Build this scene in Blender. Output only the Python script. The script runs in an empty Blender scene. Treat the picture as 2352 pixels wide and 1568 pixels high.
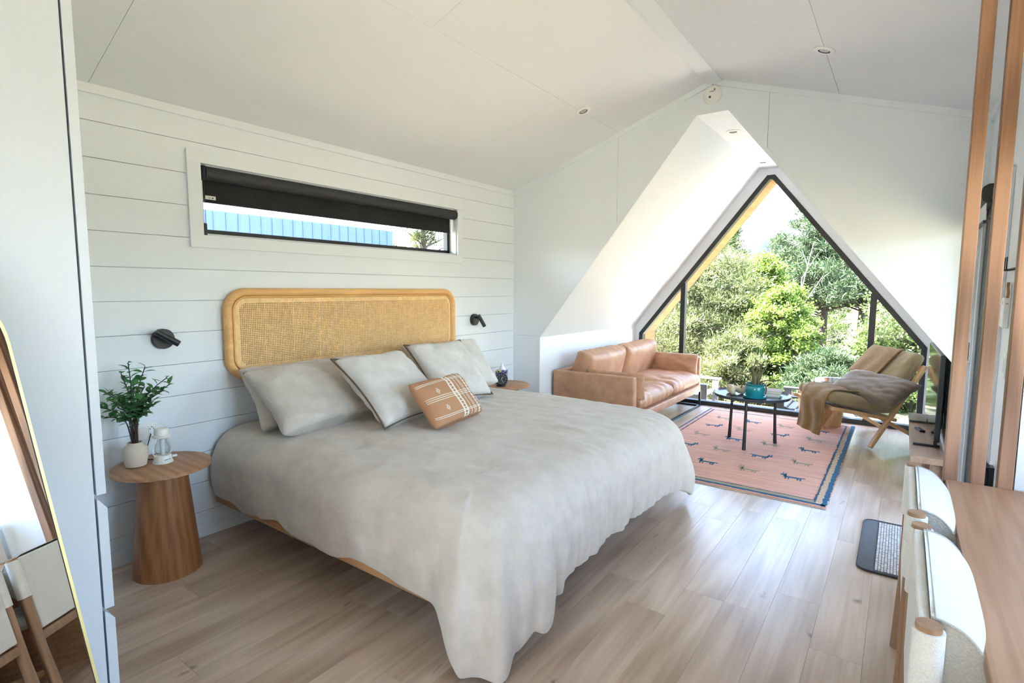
import bpy, bmesh, math, random
import numpy as np
from mathutils import Vector, Matrix, Quaternion

R = math.radians
random.seed(7)
RNG = np.random.default_rng(11)
S = bpy.context.scene
COL = S.collection

# ------------------------------------------------------------------ camera
F_PX, PITCH, YAW, ROLL = 1237.1, R(5.532), R(35.902), R(0.207)
fw = Vector((-math.sin(YAW) * math.cos(PITCH), math.cos(YAW) * math.cos(PITCH), -math.sin(PITCH)))
rt = Vector((math.cos(YAW), math.sin(YAW), 0)); up = rt.cross(fw)
r2 = rt * math.cos(ROLL) + up * math.sin(ROLL); u2 = -rt * math.sin(ROLL) + up * math.cos(ROLL)
cam_d = bpy.data.cameras.new('camera'); cam = bpy.data.objects.new('camera', cam_d); COL.objects.link(cam)
cam.matrix_world = Matrix(((r2.x, u2.x, -fw.x, 0), (r2.y, u2.y, -fw.y, 0), (r2.z, u2.z, -fw.z, 1.5), (0, 0, 0, 1)))
cam_d.sensor_width = 36; cam_d.lens = F_PX / 2352 * 36; cam_d.clip_start = 0.02; cam_d.clip_end = 3000
S.camera = cam

# ------------------------------------------------------------------ world, sun, exposure
W = bpy.data.worlds.new('world'); S.world = W; W.use_nodes = True
wn = W.node_tree; wn.nodes.clear()
sky = wn.nodes.new('ShaderNodeTexSky'); sky.sky_type = 'NISHITA'; sky.sun_disc = False
sky.sun_elevation = R(56); sky.sun_rotation = R(240); sky.air_density = 1.0; sky.dust_density = 2.5; sky.ozone_density = 1.0
bg = wn.nodes.new('ShaderNodeBackground'); bg.inputs['Strength'].default_value = 1.5
wo = wn.nodes.new('ShaderNodeOutputWorld')
wn.links.new(sky.outputs[0], bg.inputs[0]); wn.links.new(bg.outputs[0], wo.inputs[0])
sun_d = bpy.data.lights.new('sun', 'SUN'); sun_d.energy = 46.0; sun_d.angle = R(0.6); sun_d.color = (1, .98, .95)
sun = bpy.data.objects.new('sun', sun_d); COL.objects.link(sun)
sun.rotation_euler = Vector((0.52, 0.30, -0.90)).to_track_quat('-Z', 'Y').to_euler()
def portal(name, loc, target, sx, sy):
    d = bpy.data.lights.new(name, 'AREA'); d.shape = 'RECTANGLE'; d.size = sx; d.size_y = sy
    d.cycles.is_portal = True
    o = bpy.data.objects.new(name, d); COL.objects.link(o); o.location = loc
    o.rotation_euler = Vector(target).to_track_quat('-Z', 'Y').to_euler()
portal('portal_alcove', (-1.36, 7.25, 1.43), (0, -1, 0), 3.2, 2.9)
portal('portal_nook', (0.97, 1.86, 1.54), (-1, 0, 0), 1.52, 1.24)
portal('portal_door', (0.52, 4.11, 1.0), (-1, 0, 0), 0.98, 2.0)
portal('portal_rear', (-.09, -3.15, 1.15), (0, 1, 0), 1.4, 2.3)
portal('portal_slit', (-3.52, 2.65, 2.0), (1, 0, 0), 2.25, 0.42)
S.view_settings.view_transform = 'Standard'; S.view_settings.look = 'None'
S.view_settings.exposure = 1.58; S.view_settings.gamma = 1.0; S.view_settings.use_curve_mapping = False
S.cycles.max_bounces = 8; S.cycles.diffuse_bounces = 5; S.cycles.glossy_bounces = 4; S.cycles.transparent_max_bounces = 16
S.cycles.use_adaptive_sampling = True; S.cycles.adaptive_threshold = 0.1
S.cycles.sample_clamp_indirect = 20.0
S.cycles.caustics_reflective = False; S.cycles.caustics_refractive = False

# ------------------------------------------------------------------ materials
def lin(r, g, b):
    f = lambda c: (c / 255 / 12.92) if c / 255 <= .04045 else ((c / 255 + .055) / 1.055) ** 2.4
    return (f(r), f(g), f(b), 1)
MATS = {}
def base_mat(name):
    m = bpy.data.materials.new(name); m.use_nodes = True
    nt = m.node_tree; b = nt.nodes['Principled BSDF']
    return m, nt, b
def N(nt, t, **kw):
    n = nt.nodes.new(t)
    for k, v in kw.items():
        if k in n.inputs: n.inputs[k].default_value = v
        else: setattr(n, k, v)
    return n
def coords(nt, scale=(1, 1, 1), rand=True, kind='Object'):
    tc = N(nt, 'ShaderNodeTexCoord'); mp = N(nt, 'ShaderNodeMapping'); mp.inputs['Scale'].default_value = scale
    nt.links.new(tc.outputs[kind], mp.inputs['Vector'])
    if rand:
        oi = N(nt, 'ShaderNodeObjectInfo'); mu = N(nt, 'ShaderNodeMath', operation='MULTIPLY'); mu.inputs[1].default_value = 37.0
        cx = N(nt, 'ShaderNodeCombineXYZ')
        nt.links.new(oi.outputs['Random'], mu.inputs[0])
        for i in range(3): nt.links.new(mu.outputs[0], cx.inputs[i])
        nt.links.new(cx.outputs[0], mp.inputs['Location'])
    return mp.outputs[0]
def ramp(nt, fac, stops):
    r = N(nt, 'ShaderNodeValToRGB'); e = r.color_ramp.elements
    while len(e) < len(stops): e.new(.5)
    for k, (p, c) in enumerate(stops): e[k].position = p; e[k].color = c
    nt.links.new(fac, r.inputs[0]); return r.outputs[0]
def bump(nt, b, h, strength, dist=.002):
    bp = N(nt, 'ShaderNodeBump'); bp.inputs['Strength'].default_value = strength; bp.inputs['Distance'].default_value = dist
    nt.links.new(h, bp.inputs['Height']); nt.links.new(bp.outputs[0], b.inputs['Normal']); return bp
def plain(name, col, rough=.5, metal=0, spec=.5, noise=0, nscale=60, bstr=0, sheen=0, var=.0):
    m, nt, b = base_mat(name)
    b.inputs['Base Color'].default_value = col; b.inputs['Roughness'].default_value = rough
    b.inputs['Metallic'].default_value = metal; b.inputs['Specular IOR Level'].default_value = spec
    if sheen: b.inputs['Sheen Weight'].default_value = sheen
    v = coords(nt, rand=False); nz = N(nt, 'ShaderNodeTexNoise'); nz.inputs['Scale'].default_value = nscale; nz.inputs['Detail'].default_value = 4
    nt.links.new(v, nz.inputs['Vector'])
    a = noise if noise else .03
    c1 = tuple(max(0, x * (1 - a)) for x in col[:3]) + (1,); c2 = tuple(min(1, x * (1 + a)) for x in col[:3]) + (1,)
    nt.links.new(ramp(nt, nz.outputs['Fac'], [(.3, c1), (.7, c2)]), b.inputs['Base Color'])
    if bstr: bump(nt, b, nz.outputs['Fac'], bstr)
    MATS[name] = m; return m
def wood(name, c1, c2, axis=1, rough=.45, grain=55, along=2.2, spec=.4, tone=.5, knots=False, bstr=.12, ring=.0):
    m, nt, b = base_mat(name); b.inputs['Roughness'].default_value = rough; b.inputs['Specular IOR Level'].default_value = spec
    sc = [grain] * 3; sc[axis] = along
    v = coords(nt, tuple(sc)); n1 = N(nt, 'ShaderNodeTexNoise'); n1.inputs['Scale'].default_value = 1; n1.inputs['Detail'].default_value = 6; n1.inputs['Distortion'].default_value = .6
    nt.links.new(v, n1.inputs['Vector'])
    sc2 = [9] * 3; sc2[axis] = .9
    v2 = coords(nt, tuple(sc2)); n2 = N(nt, 'ShaderNodeTexNoise'); n2.inputs['Scale'].default_value = 1; n2.inputs['Detail'].default_value = 3; n2.inputs['Distortion'].default_value = 1.2
    nt.links.new(v2, n2.inputs['Vector'])
    mx = N(nt, 'ShaderNodeMix', data_type='FLOAT'); mx.inputs[0].default_value = tone
    nt.links.new(n1.outputs['Fac'], mx.inputs[2]); nt.links.new(n2.outputs['Fac'], mx.inputs[3])
    mo = mx.outputs[0]
    if ring:
        sr = [11] * 3; sr[axis] = .55
        vr = coords(nt, tuple(sr)); wv = N(nt, 'ShaderNodeTexWave', wave_type='RINGS'); wv.inputs['Scale'].default_value = .9; wv.inputs['Distortion'].default_value = 5; wv.inputs['Detail'].default_value = 3; wv.inputs['Detail Scale'].default_value = .8
        nt.links.new(vr, wv.inputs['Vector'])
        m3 = N(nt, 'ShaderNodeMix', data_type='FLOAT'); m3.inputs[0].default_value = ring; nt.links.new(mo, m3.inputs[2]); nt.links.new(wv.outputs['Fac'], m3.inputs[3]); mo = m3.outputs[0]
    col = ramp(nt, mo, [(.32, c2), (.5, tuple((a + c) / 2 for a, c in zip(c1, c2))), (.66, c1)])
    oi = N(nt, 'ShaderNodeObjectInfo'); mr = N(nt, 'ShaderNodeMapRange'); mr.inputs['To Min'].default_value = .93; mr.inputs['To Max'].default_value = 1.06
    nt.links.new(oi.outputs['Random'], mr.inputs['Value'])
    hs = N(nt, 'ShaderNodeHueSaturation'); nt.links.new(mr.outputs[0], hs.inputs['Value']); nt.links.new(col, hs.inputs['Color'])
    out = hs.outputs[0]
    if knots:
        sk = [5.2] * 3; sk[axis] = 2.6
        vk = coords(nt, tuple(sk)); vo = N(nt, 'ShaderNodeTexVoronoi'); vo.inputs['Scale'].default_value = 1.0
        nk = N(nt, 'ShaderNodeTexNoise'); nk.inputs['Scale'].default_value = 3; nt.links.new(vk, nk.inputs['Vector'])
        va = N(nt, 'ShaderNodeVectorMath', operation='MULTIPLY_ADD'); nt.links.new(nk.outputs['Color'], va.inputs[0]); va.inputs[1].default_value = (.5, .5, .5); nt.links.new(vk, va.inputs[2])
        nt.links.new(va.outputs[0], vo.inputs['Vector'])
        kf = ramp(nt, vo.outputs['Distance'], [(.02, (.75, .75, .75, 1)), (.10, (0, 0, 0, 1))])
        m2 = N(nt, 'ShaderNodeMix', data_type='RGBA'); nt.links.new(kf, m2.inputs[0]); nt.links.new(out, m2.inputs[6]); m2.inputs[7].default_value = tuple(x * .38 for x in c2[:3]) + (1,)
        out = m2.outputs[2]
    nt.links.new(out, b.inputs['Base Color'])
    bump(nt, b, n1.outputs['Fac'], bstr, .001)
    MATS[name] = m; return m
def fabric(name, c1, c2, wscale=420, rough=.9, bstr=.35, sheen=.25, crease=0.0, cscale=(6, 6, 6), blot=9, fine=(14, 14, 14)):
    m, nt, b = base_mat(name); b.inputs['Roughness'].default_value = rough; b.inputs['Specular IOR Level'].default_value = .2
    b.inputs['Sheen Weight'].default_value = sheen; b.inputs['Sheen Roughness'].default_value = .6
    v = coords(nt, rand=False)
    wa = N(nt, 'ShaderNodeTexWave', bands_direction='X'); wa.inputs['Scale'].default_value = wscale / 6; wa.inputs['Distortion'].default_value = 2; wa.inputs['Detail'].default_value = 2
    wb = N(nt, 'ShaderNodeTexWave', bands_direction='Y'); wb.inputs['Scale'].default_value = wscale / 6; wb.inputs['Distortion'].default_value = 2; wb.inputs['Detail'].default_value = 2
    nz = N(nt, 'ShaderNodeTexNoise'); nz.inputs['Scale'].default_value = blot; nz.inputs['Detail'].default_value = 8; nz.inputs['Roughness'].default_value = .7
    for x in (wa, wb, nz): nt.links.new(v, x.inputs['Vector'])
    mu = N(nt, 'ShaderNodeMath', operation='ADD'); nt.links.new(wa.outputs['Fac'], mu.inputs[0]); nt.links.new(wb.outputs['Fac'], mu.inputs[1])
    nt.links.new(ramp(nt, nz.outputs['Fac'], [(.3, c2), (.7, c1)]), b.inputs['Base Color'])
    hsrc = mu.outputs[0]
    if name.startswith('boucle'):
        nb = N(nt, 'ShaderNodeTexNoise'); nb.inputs['Scale'].default_value = 210; nb.inputs['Detail'].default_value = 3; nt.links.new(v, nb.inputs['Vector']); hsrc = nb.outputs['Fac']
    b1 = bump(nt, b, hsrc, bstr, .004 if name.startswith('boucle') else .0006)
    if crease:
        vc = coords(nt, cscale, rand=True); nc = N(nt, 'ShaderNodeTexNoise', noise_type='RIDGED_MULTIFRACTAL'); nc.inputs['Scale'].default_value = 1; nc.inputs['Detail'].default_value = 5; nc.inputs['Distortion'].default_value = .4
        nt.links.new(vc, nc.inputs['Vector'])
        b2 = N(nt, 'ShaderNodeBump'); b2.inputs['Strength'].default_value = crease; b2.inputs['Distance'].default_value = .02
        nt.links.new(nc.outputs['Fac'], b2.inputs['Height']); nt.links.new(b2.outputs[0], b1.inputs['Normal'])
        vd = coords(nt, fine, rand=True); nd = N(nt, 'ShaderNodeTexNoise', noise_type='RIDGED_MULTIFRACTAL'); nd.inputs['Scale'].default_value = 1; nd.inputs['Detail'].default_value = 4; nd.inputs['Distortion'].default_value = 1.6
        nt.links.new(vd, nd.inputs['Vector'])
        b3 = N(nt, 'ShaderNodeBump'); b3.inputs['Strength'].default_value = crease; b3.inputs['Distance'].default_value = .006
        nt.links.new(nd.outputs['Fac'], b3.inputs['Height']); nt.links.new(b3.outputs[0], b2.inputs['Normal'])
    MATS[name] = m; return m

plain('wall_paint', lin(230, 235, 241), .55, noise=.012, nscale=180, bstr=.03)
plain('ceiling_paint', lin(230, 233, 238), .6, noise=.012, nscale=180, bstr=.03)
plain('white_lacquer', lin(202, 209, 218), .38, noise=.01)
plain('white_plastic', lin(238, 238, 236), .35, noise=.01)
plain('cream_enamel', lin(236, 232, 222), .3, noise=.01)
plain('black_metal', lin(30, 32, 35), .42, noise=.1)
plain('black_plastic', lin(24, 25, 28), .35, noise=.1)
plain('dark_grey', lin(70, 72, 76), .5, noise=.1)
plain('joint_dark', lin(150, 142, 130), .9)
plain('chrome', lin(200, 200, 200), .2, 1)
plain('steel', lin(150, 152, 155), .35, 1)
plain('brass_edge', lin(226, 205, 140), .4, .35)
wood('floor_oak', lin(210, 187, 166), lin(170, 143, 121), 1, rough=.29, grain=34, along=1.3, knots=True, tone=.55, spec=.5, ring=0.16)
wood('table_oak', lin(190, 146, 110), lin(156, 110, 78), 0, rough=.5, grain=70, ring=0.15)
wood('cone_walnut', lin(174, 118, 74), lin(130, 82, 48), 2, rough=.42, grain=80, ring=0.15)
wood('bed_oak', lin(192, 146, 102), lin(164, 118, 78), 0, rough=.5)
wood('post_oak', lin(170, 128, 102), lin(118, 84, 64), 2, rough=.5, grain=75, along=1.4, ring=0.3)
wood('desk_oak', lin(190, 148, 116), lin(156, 114, 84), 1, rough=.42, ring=0.12)
wood('chair_oak', lin(172, 136, 106), lin(142, 108, 82), 2, rough=.5)
wood('lounge_oak', lin(218, 180, 134), lin(188, 146, 102), 2, rough=.5, along=4)
wood('console_oak', lin(172, 142, 120), lin(140, 112, 94), 1, rough=.4)
wood('cedar', lin(196, 124, 66), lin(160, 92, 44), 1, rough=.6)
wood('deck_grey', lin(196, 190, 182), lin(160, 154, 148), 0, rough=.8)
wood('rattan', lin(236, 188, 126), lin(212, 160, 98), 1, rough=.45, grain=60, along=5)
plain('cane', lin(238, 196, 136), .5, noise=.12, nscale=40)
plain('cane_back', lin(216, 164, 112), .7, noise=.1)
fabric('linen', lin(206, 195, 183), lin(187, 175, 162), crease=.4, cscale=(3.2, 8, 4.2), fine=(9, 15, 9), wscale=1100, bstr=.10)
fabric('linen_pillow', lin(206, 195, 184), lin(187, 176, 164), wscale=1100, bstr=.10, crease=.5, cscale=(6, 6, 6))
fabric('linen_light', lin(216, 211, 205), lin(196, 190, 183), wscale=300, bstr=.25, crease=.35, cscale=(9, 5, 6))
fabric('piping', lin(112, 86, 62), lin(92, 68, 48))
fabric('boucle', lin(242, 239, 232), lin(222, 217, 208), wscale=160, bstr=.9, blot=240, sheen=.4)
fabric('boucle_shade_grey', lin(196, 189, 178), lin(172, 166, 156), wscale=160, bstr=.9, blot=240)  # shadow on the bolster ends put into the colour; also the seams
fabric('olive_linen', lin(160, 142, 108), lin(140, 122, 90), crease=.15)
fabric('velvet', lin(126, 110, 92), lin(104, 90, 74), wscale=700, bstr=.15, sheen=.35, blot=14)
fabric('mat_border', lin(62, 58, 60), lin(46, 43, 45), wscale=700)
fabric('fringe', lin(226, 206, 184), lin(196, 172, 150))
fabric('blind_cloth', lin(52, 52, 55), lin(42, 42, 45), wscale=600, bstr=.2, sheen=0)
plain('roller_grey', lin(44, 44, 47), .6)
def leather():
    m, nt, b = base_mat('leather'); b.inputs['Roughness'].default_value = .5; b.inputs['Specular IOR Level'].default_value = .5
    v = coords(nt); nz = N(nt, 'ShaderNodeTexNoise'); nz.inputs['Scale'].default_value = 5; nz.inputs['Detail'].default_value = 7; nz.inputs['Roughness'].default_value = .65
    nt.links.new(v, nz.inputs['Vector'])
    nt.links.new(ramp(nt, nz.outputs['Fac'], [(.3, lin(166, 120, 92)), (.7, lin(202, 158, 126))]), b.inputs['Base Color'])
    n2 = N(nt, 'ShaderNodeTexNoise'); n2.inputs['Scale'].default_value = 260; nt.links.new(v, n2.inputs['Vector'])
    bp = bump(nt, b, n2.outputs['Fac'], .12, .001)
    n3 = N(nt, 'ShaderNodeTexNoise', noise_type='RIDGED_MULTIFRACTAL'); n3.inputs['Scale'].default_value = 7; n3.inputs['Detail'].default_value = 4; n3.inputs['Distortion'].default_value = 1.2; nt.links.new(v, n3.inputs['Vector'])
    b3 = N(nt, 'ShaderNodeBump'); b3.inputs['Strength'].default_value = .25; b3.inputs['Distance'].default_value = .008; nt.links.new(n3.outputs['Fac'], b3.inputs['Height']); nt.links.new(b3.outputs[0], bp.inputs['Normal'])
    MATS['leather'] = m
leather()
def knit():
    m, nt, b = base_mat('knit'); b.inputs['Roughness'].default_value = .95; b.inputs['Specular IOR Level'].default_value = .1; b.inputs['Sheen Weight'].default_value = .3
    v = coords(nt, (1, 1, 1), rand=False, kind='UV')
    vo = N(nt, 'ShaderNodeTexVoronoi'); vo.inputs['Scale'].default_value = 80; vo.inputs['Randomness'].default_value = .15; nt.links.new(v, vo.inputs['Vector'])
    nt.links.new(ramp(nt, vo.outputs['Distance'], [(.1, lin(166, 130, 76)), (.55, lin(108, 80, 42))]), b.inputs['Base Color'])
    inv = N(nt, 'ShaderNodeMath', operation='SUBTRACT'); inv.inputs[0].default_value = 1; nt.links.new(vo.outputs['Distance'], inv.inputs[1])
    bump(nt, b, inv.outputs[0], .9, .006); MATS['knit'] = m
knit()
def weave():
    m, nt, b = base_mat('seagrass'); b.inputs['Roughness'].default_value = .7
    v = coords(nt, (1, 1, 1), rand=False); br = N(nt, 'ShaderNodeTexChecker'); br.inputs['Scale'].default_value = 80
    br.inputs['Color1'].default_value = lin(214, 176, 124); br.inputs['Color2'].default_value = lin(186, 146, 98); nt.links.new(v, br.inputs['Vector'])
    nz = N(nt, 'ShaderNodeTexNoise'); nz.inputs['Scale'].default_value = 90; nt.links.new(v, nz.inputs['Vector'])
    mx = N(nt, 'ShaderNodeMix', data_type='RGBA', blend_type='MULTIPLY'); mx.inputs[0].default_value = .5
    nt.links.new(br.outputs['Color'], mx.inputs[6]); nt.links.new(ramp(nt, nz.outputs['Fac'], [(.3, (.6, .6, .6, 1)), (.7, (1, 1, 1, 1))]), mx.inputs[7])
    nt.links.new(mx.outputs[2], b.inputs['Base Color']); bump(nt, b, br.outputs['Fac'], .6, .004); MATS['seagrass'] = m
weave()
def glass():
    m, nt, b = base_mat('pane_glass'); nt.nodes.remove(b); out = nt.nodes['Material Output']
    tr = N(nt, 'ShaderNodeBsdfTransparent'); tr.inputs[0].default_value = (.97, .985, .975, 1)
    gl = N(nt, 'ShaderNodeBsdfGlossy'); gl.inputs['Roughness'].default_value = 0.0
    fr = N(nt, 'ShaderNodeFresnel'); fr.inputs['IOR'].default_value = 1.3
    ge = N(nt, 'ShaderNodeNewGeometry'); iv = N(nt, 'ShaderNodeMath', operation='SUBTRACT'); iv.inputs[0].default_value = 1; nt.links.new(ge.outputs['Backfacing'], iv.inputs[1])
    pm = N(nt, 'ShaderNodeMath', operation='MULTIPLY'); nt.links.new(fr.outputs[0], pm.inputs[0]); nt.links.new(iv.outputs[0], pm.inputs[1])
    mx = N(nt, 'ShaderNodeMixShader'); nt.links.new(pm.outputs[0], mx.inputs[0]); nt.links.new(tr.outputs[0], mx.inputs[1]); nt.links.new(gl.outputs[0], mx.inputs[2])
    nt.links.new(mx.outputs[0], out.inputs[0]); MATS['pane_glass'] = m
glass()
m, nt, b = base_mat('chimney_glass'); nt.nodes.remove(b); tr = N(nt, 'ShaderNodeBsdfTransparent'); tr.inputs[0].default_value = (.9, .92, .93, 1); gl = N(nt, 'ShaderNodeBsdfGlossy'); gl.inputs['Roughness'].default_value = .04
lw_ = N(nt, 'ShaderNodeLayerWeight'); lw_.inputs['Blend'].default_value = .25; mx = N(nt, 'ShaderNodeMixShader'); nt.links.new(lw_.outputs['Facing'], mx.inputs[0]); nt.links.new(tr.outputs[0], mx.inputs[1]); nt.links.new(gl.outputs[0], mx.inputs[2]); nt.links.new(mx.outputs[0], nt.nodes['Material Output'].inputs[0]); MATS['chimney_glass'] = m
m, nt, b = base_mat('mirror_glass'); b.inputs['Metallic'].default_value = 1; b.inputs['Roughness'].default_value = 0.0; b.inputs['Base Color'].default_value = (.93, .95, .94, 1); MATS['mirror_glass'] = m
m, nt, b = base_mat('screen'); b.inputs['Base Color'].default_value = (.006, .006, .007, 1); b.inputs['Roughness'].default_value = .06; b.inputs['Specular IOR Level'].default_value = .6; MATS['screen'] = m
def foliage(name, c1, c2, trans=.45):
    m, nt, b = base_mat(name); out = nt.nodes['Material Output']
    v = coords(nt, rand=False); nz = N(nt, 'ShaderNodeTexNoise'); nz.inputs['Scale'].default_value = 1.7; nz.inputs['Detail'].default_value = 6; nt.links.new(v, nz.inputs['Vector'])
    col = ramp(nt, nz.outputs['Fac'], [(.3, c1), (.7, c2)])
    nt.links.new(col, b.inputs['Base Color']); b.inputs['Roughness'].default_value = .55; b.inputs['Specular IOR Level'].default_value = .3
    tl = N(nt, 'ShaderNodeBsdfTranslucent'); nt.links.new(col, tl.inputs[0])
    mx = N(nt, 'ShaderNodeMixShader'); mx.inputs[0].default_value = trans
    nt.links.new(b.outputs[0], mx.inputs[1]); nt.links.new(tl.outputs[0], mx.inputs[2]); nt.links.new(mx.outputs[0], out.inputs[0]); MATS[name] = m
foliage('leaf_house', lin(62, 112, 66), lin(104, 156, 100), .3)
foliage('needle_sage', lin(58, 64, 38), lin(98, 103, 64), .25)
foliage('needle_pine', lin(30, 46, 28), lin(62, 78, 48), .2)
foliage('leaf_aspen', lin(74, 96, 34), lin(112, 130, 56), .45)
foliage('leaf_mid', lin(52, 70, 32), lin(86, 102, 52), .3)
plain('bark', lin(50, 42, 36), .95, noise=.35, nscale=9, bstr=.5)
plain('dead_wood', lin(120, 114, 106), .9)
plain('ground', lin(120, 112, 86), .95, noise=.3, nscale=1.2)
plain('mountain', lin(17, 24, 38), 1, noise=.15, nscale=.02)  # blue of distant haze painted into the base colour
plain('gutter', lin(228, 228, 226), .5)
wood('roof_metal', lin(66, 86, 122), lin(56, 74, 108), 2, rough=.5)
plain('siding_pale', lin(226, 222, 214), .8)
plain('vase_clay', lin(212, 196, 178), .75, noise=.06, nscale=200, bstr=.15)
plain('teal_glaze', lin(32, 138, 148), .12, noise=.12, nscale=30, spec=.7)
plain('soil', lin(60, 46, 36), .95, noise=.4, nscale=60)
plain('stem', lin(70, 50, 44), .7)
plain('air_plant', lin(128, 124, 92), .6, noise=.3, nscale=20)
plain('curly_stem', lin(92, 72, 54), .7, noise=.3)
plain('knot_ceramic', lin(218, 204, 182), .8, noise=.05, nscale=160, bstr=.1)
plain('book_cloth', lin(168, 150, 140), .8)
plain('book_white', lin(226, 222, 214), .7)
plain('paper', lin(232, 228, 216), .9)
plain('tray_top', lin(52, 62, 78), .25, noise=.05, spec=.6)
plain('socket_dark', lin(25, 25, 25), .6)
plain('tissue', lin(240, 240, 242), .95)
plain('rug_blue', lin(38, 92, 122), .95, noise=.25, nscale=90, bstr=.6)
plain('rug_navy', lin(40, 78, 104), .95, noise=.25, nscale=90)
plain('rug_green', lin(160, 148, 126), .95, noise=.2, nscale=90)
plain('rug_cream', lin(222, 186, 160), .95, noise=.12, nscale=90, bstr=.6)
plain('vinyl_cone', lin(120, 70, 40), .5)
plain('tan_cloth', lin(178, 130, 96), .9, noise=.06, nscale=200, bstr=.3)
plain('white_thread', lin(232, 224, 212), .9)
plain('tag_paper', lin(214, 212, 208), .7)
plain('outdoor_grey', lin(84, 86, 90), .7, noise=.1)
plain('clock_face', lin(46, 48, 52), .5)
plain('clock_mark', lin(226, 226, 222), .6)
def rugmat():
    m, nt, b = base_mat('rug_pink'); b.inputs['Roughness'].default_value = .95; b.inputs['Specular IOR Level'].default_value = .1; b.inputs['Sheen Weight'].default_value = .3
    v = coords(nt, (1.2, 16, 1), rand=False); nz = N(nt, 'ShaderNodeTexNoise'); nz.inputs['Scale'].default_value = 2; nz.inputs['Detail'].default_value = 6; nt.links.new(v, nz.inputs['Vector'])
    nt.links.new(ramp(nt, nz.outputs['Fac'], [(.3, lin(198, 134, 108)), (.7, lin(224, 168, 140))]), b.inputs['Base Color'])
    v2 = coords(nt, rand=False); n2 = N(nt, 'ShaderNodeTexNoise'); n2.inputs['Scale'].default_value = 220; nt.links.new(v2, n2.inputs['Vector'])
    bump(nt, b, n2.outputs['Fac'], .6, .004); MATS['rug_pink'] = m
rugmat()
def matweave():
    m, nt, b = base_mat('mat_weave'); b.inputs['Roughness'].default_value = .9
    v = coords(nt, (1, 1, 1), rand=False); br = N(nt, 'ShaderNodeTexBrick'); br.offset = .5
    br.inputs['Scale'].default_value = 40; br.inputs['Color1'].default_value = lin(226, 220, 210); br.inputs['Color2'].default_value = lin(176, 164, 156); br.inputs['Mortar'].default_value = lin(70, 62, 60)
    br.inputs['Mortar Size'].default_value = .06; br.inputs['Brick Width'].default_value = .5; br.inputs['Row Height'].default_value = .55
    mp = N(nt, 'ShaderNodeMapping'); mp.inputs['Rotation'].default_value = (0, 0, R(90)); nt.links.new(v, mp.inputs['Vector'])
    nt.links.new(mp.outputs[0], br.inputs['Vector']); nt.links.new(br.outputs['Color'], b.inputs['Base Color']); bump(nt, b, br.outputs['Fac'], -.8, .004); MATS['mat_weave'] = m
matweave()
def confetti():
    m, nt, b = base_mat('box_print'); b.inputs['Roughness'].default_value = .4
    v = coords(nt, rand=False); vo = N(nt, 'ShaderNodeTexVoronoi'); vo.inputs['Scale'].default_value = 60; nt.links.new(v, vo.inputs['Vector'])
    sp = N(nt, 'ShaderNodeSeparateColor'); nt.links.new(vo.outputs['Color'], sp.inputs[0])
    r = ramp(nt, sp.outputs[0], [(0, lin(66, 60, 150)), (.35, lin(30, 34, 60)), (.5, lin(110, 90, 190)), (.66, lin(222, 214, 70)), (.78, lin(190, 120, 60)), (.9, lin(230, 226, 240))])
    nt.nodes[-1].color_ramp.interpolation = 'CONSTANT'
    nt.links.new(r, b.inputs['Base Color']); MATS['box_print'] = m
confetti()

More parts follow.
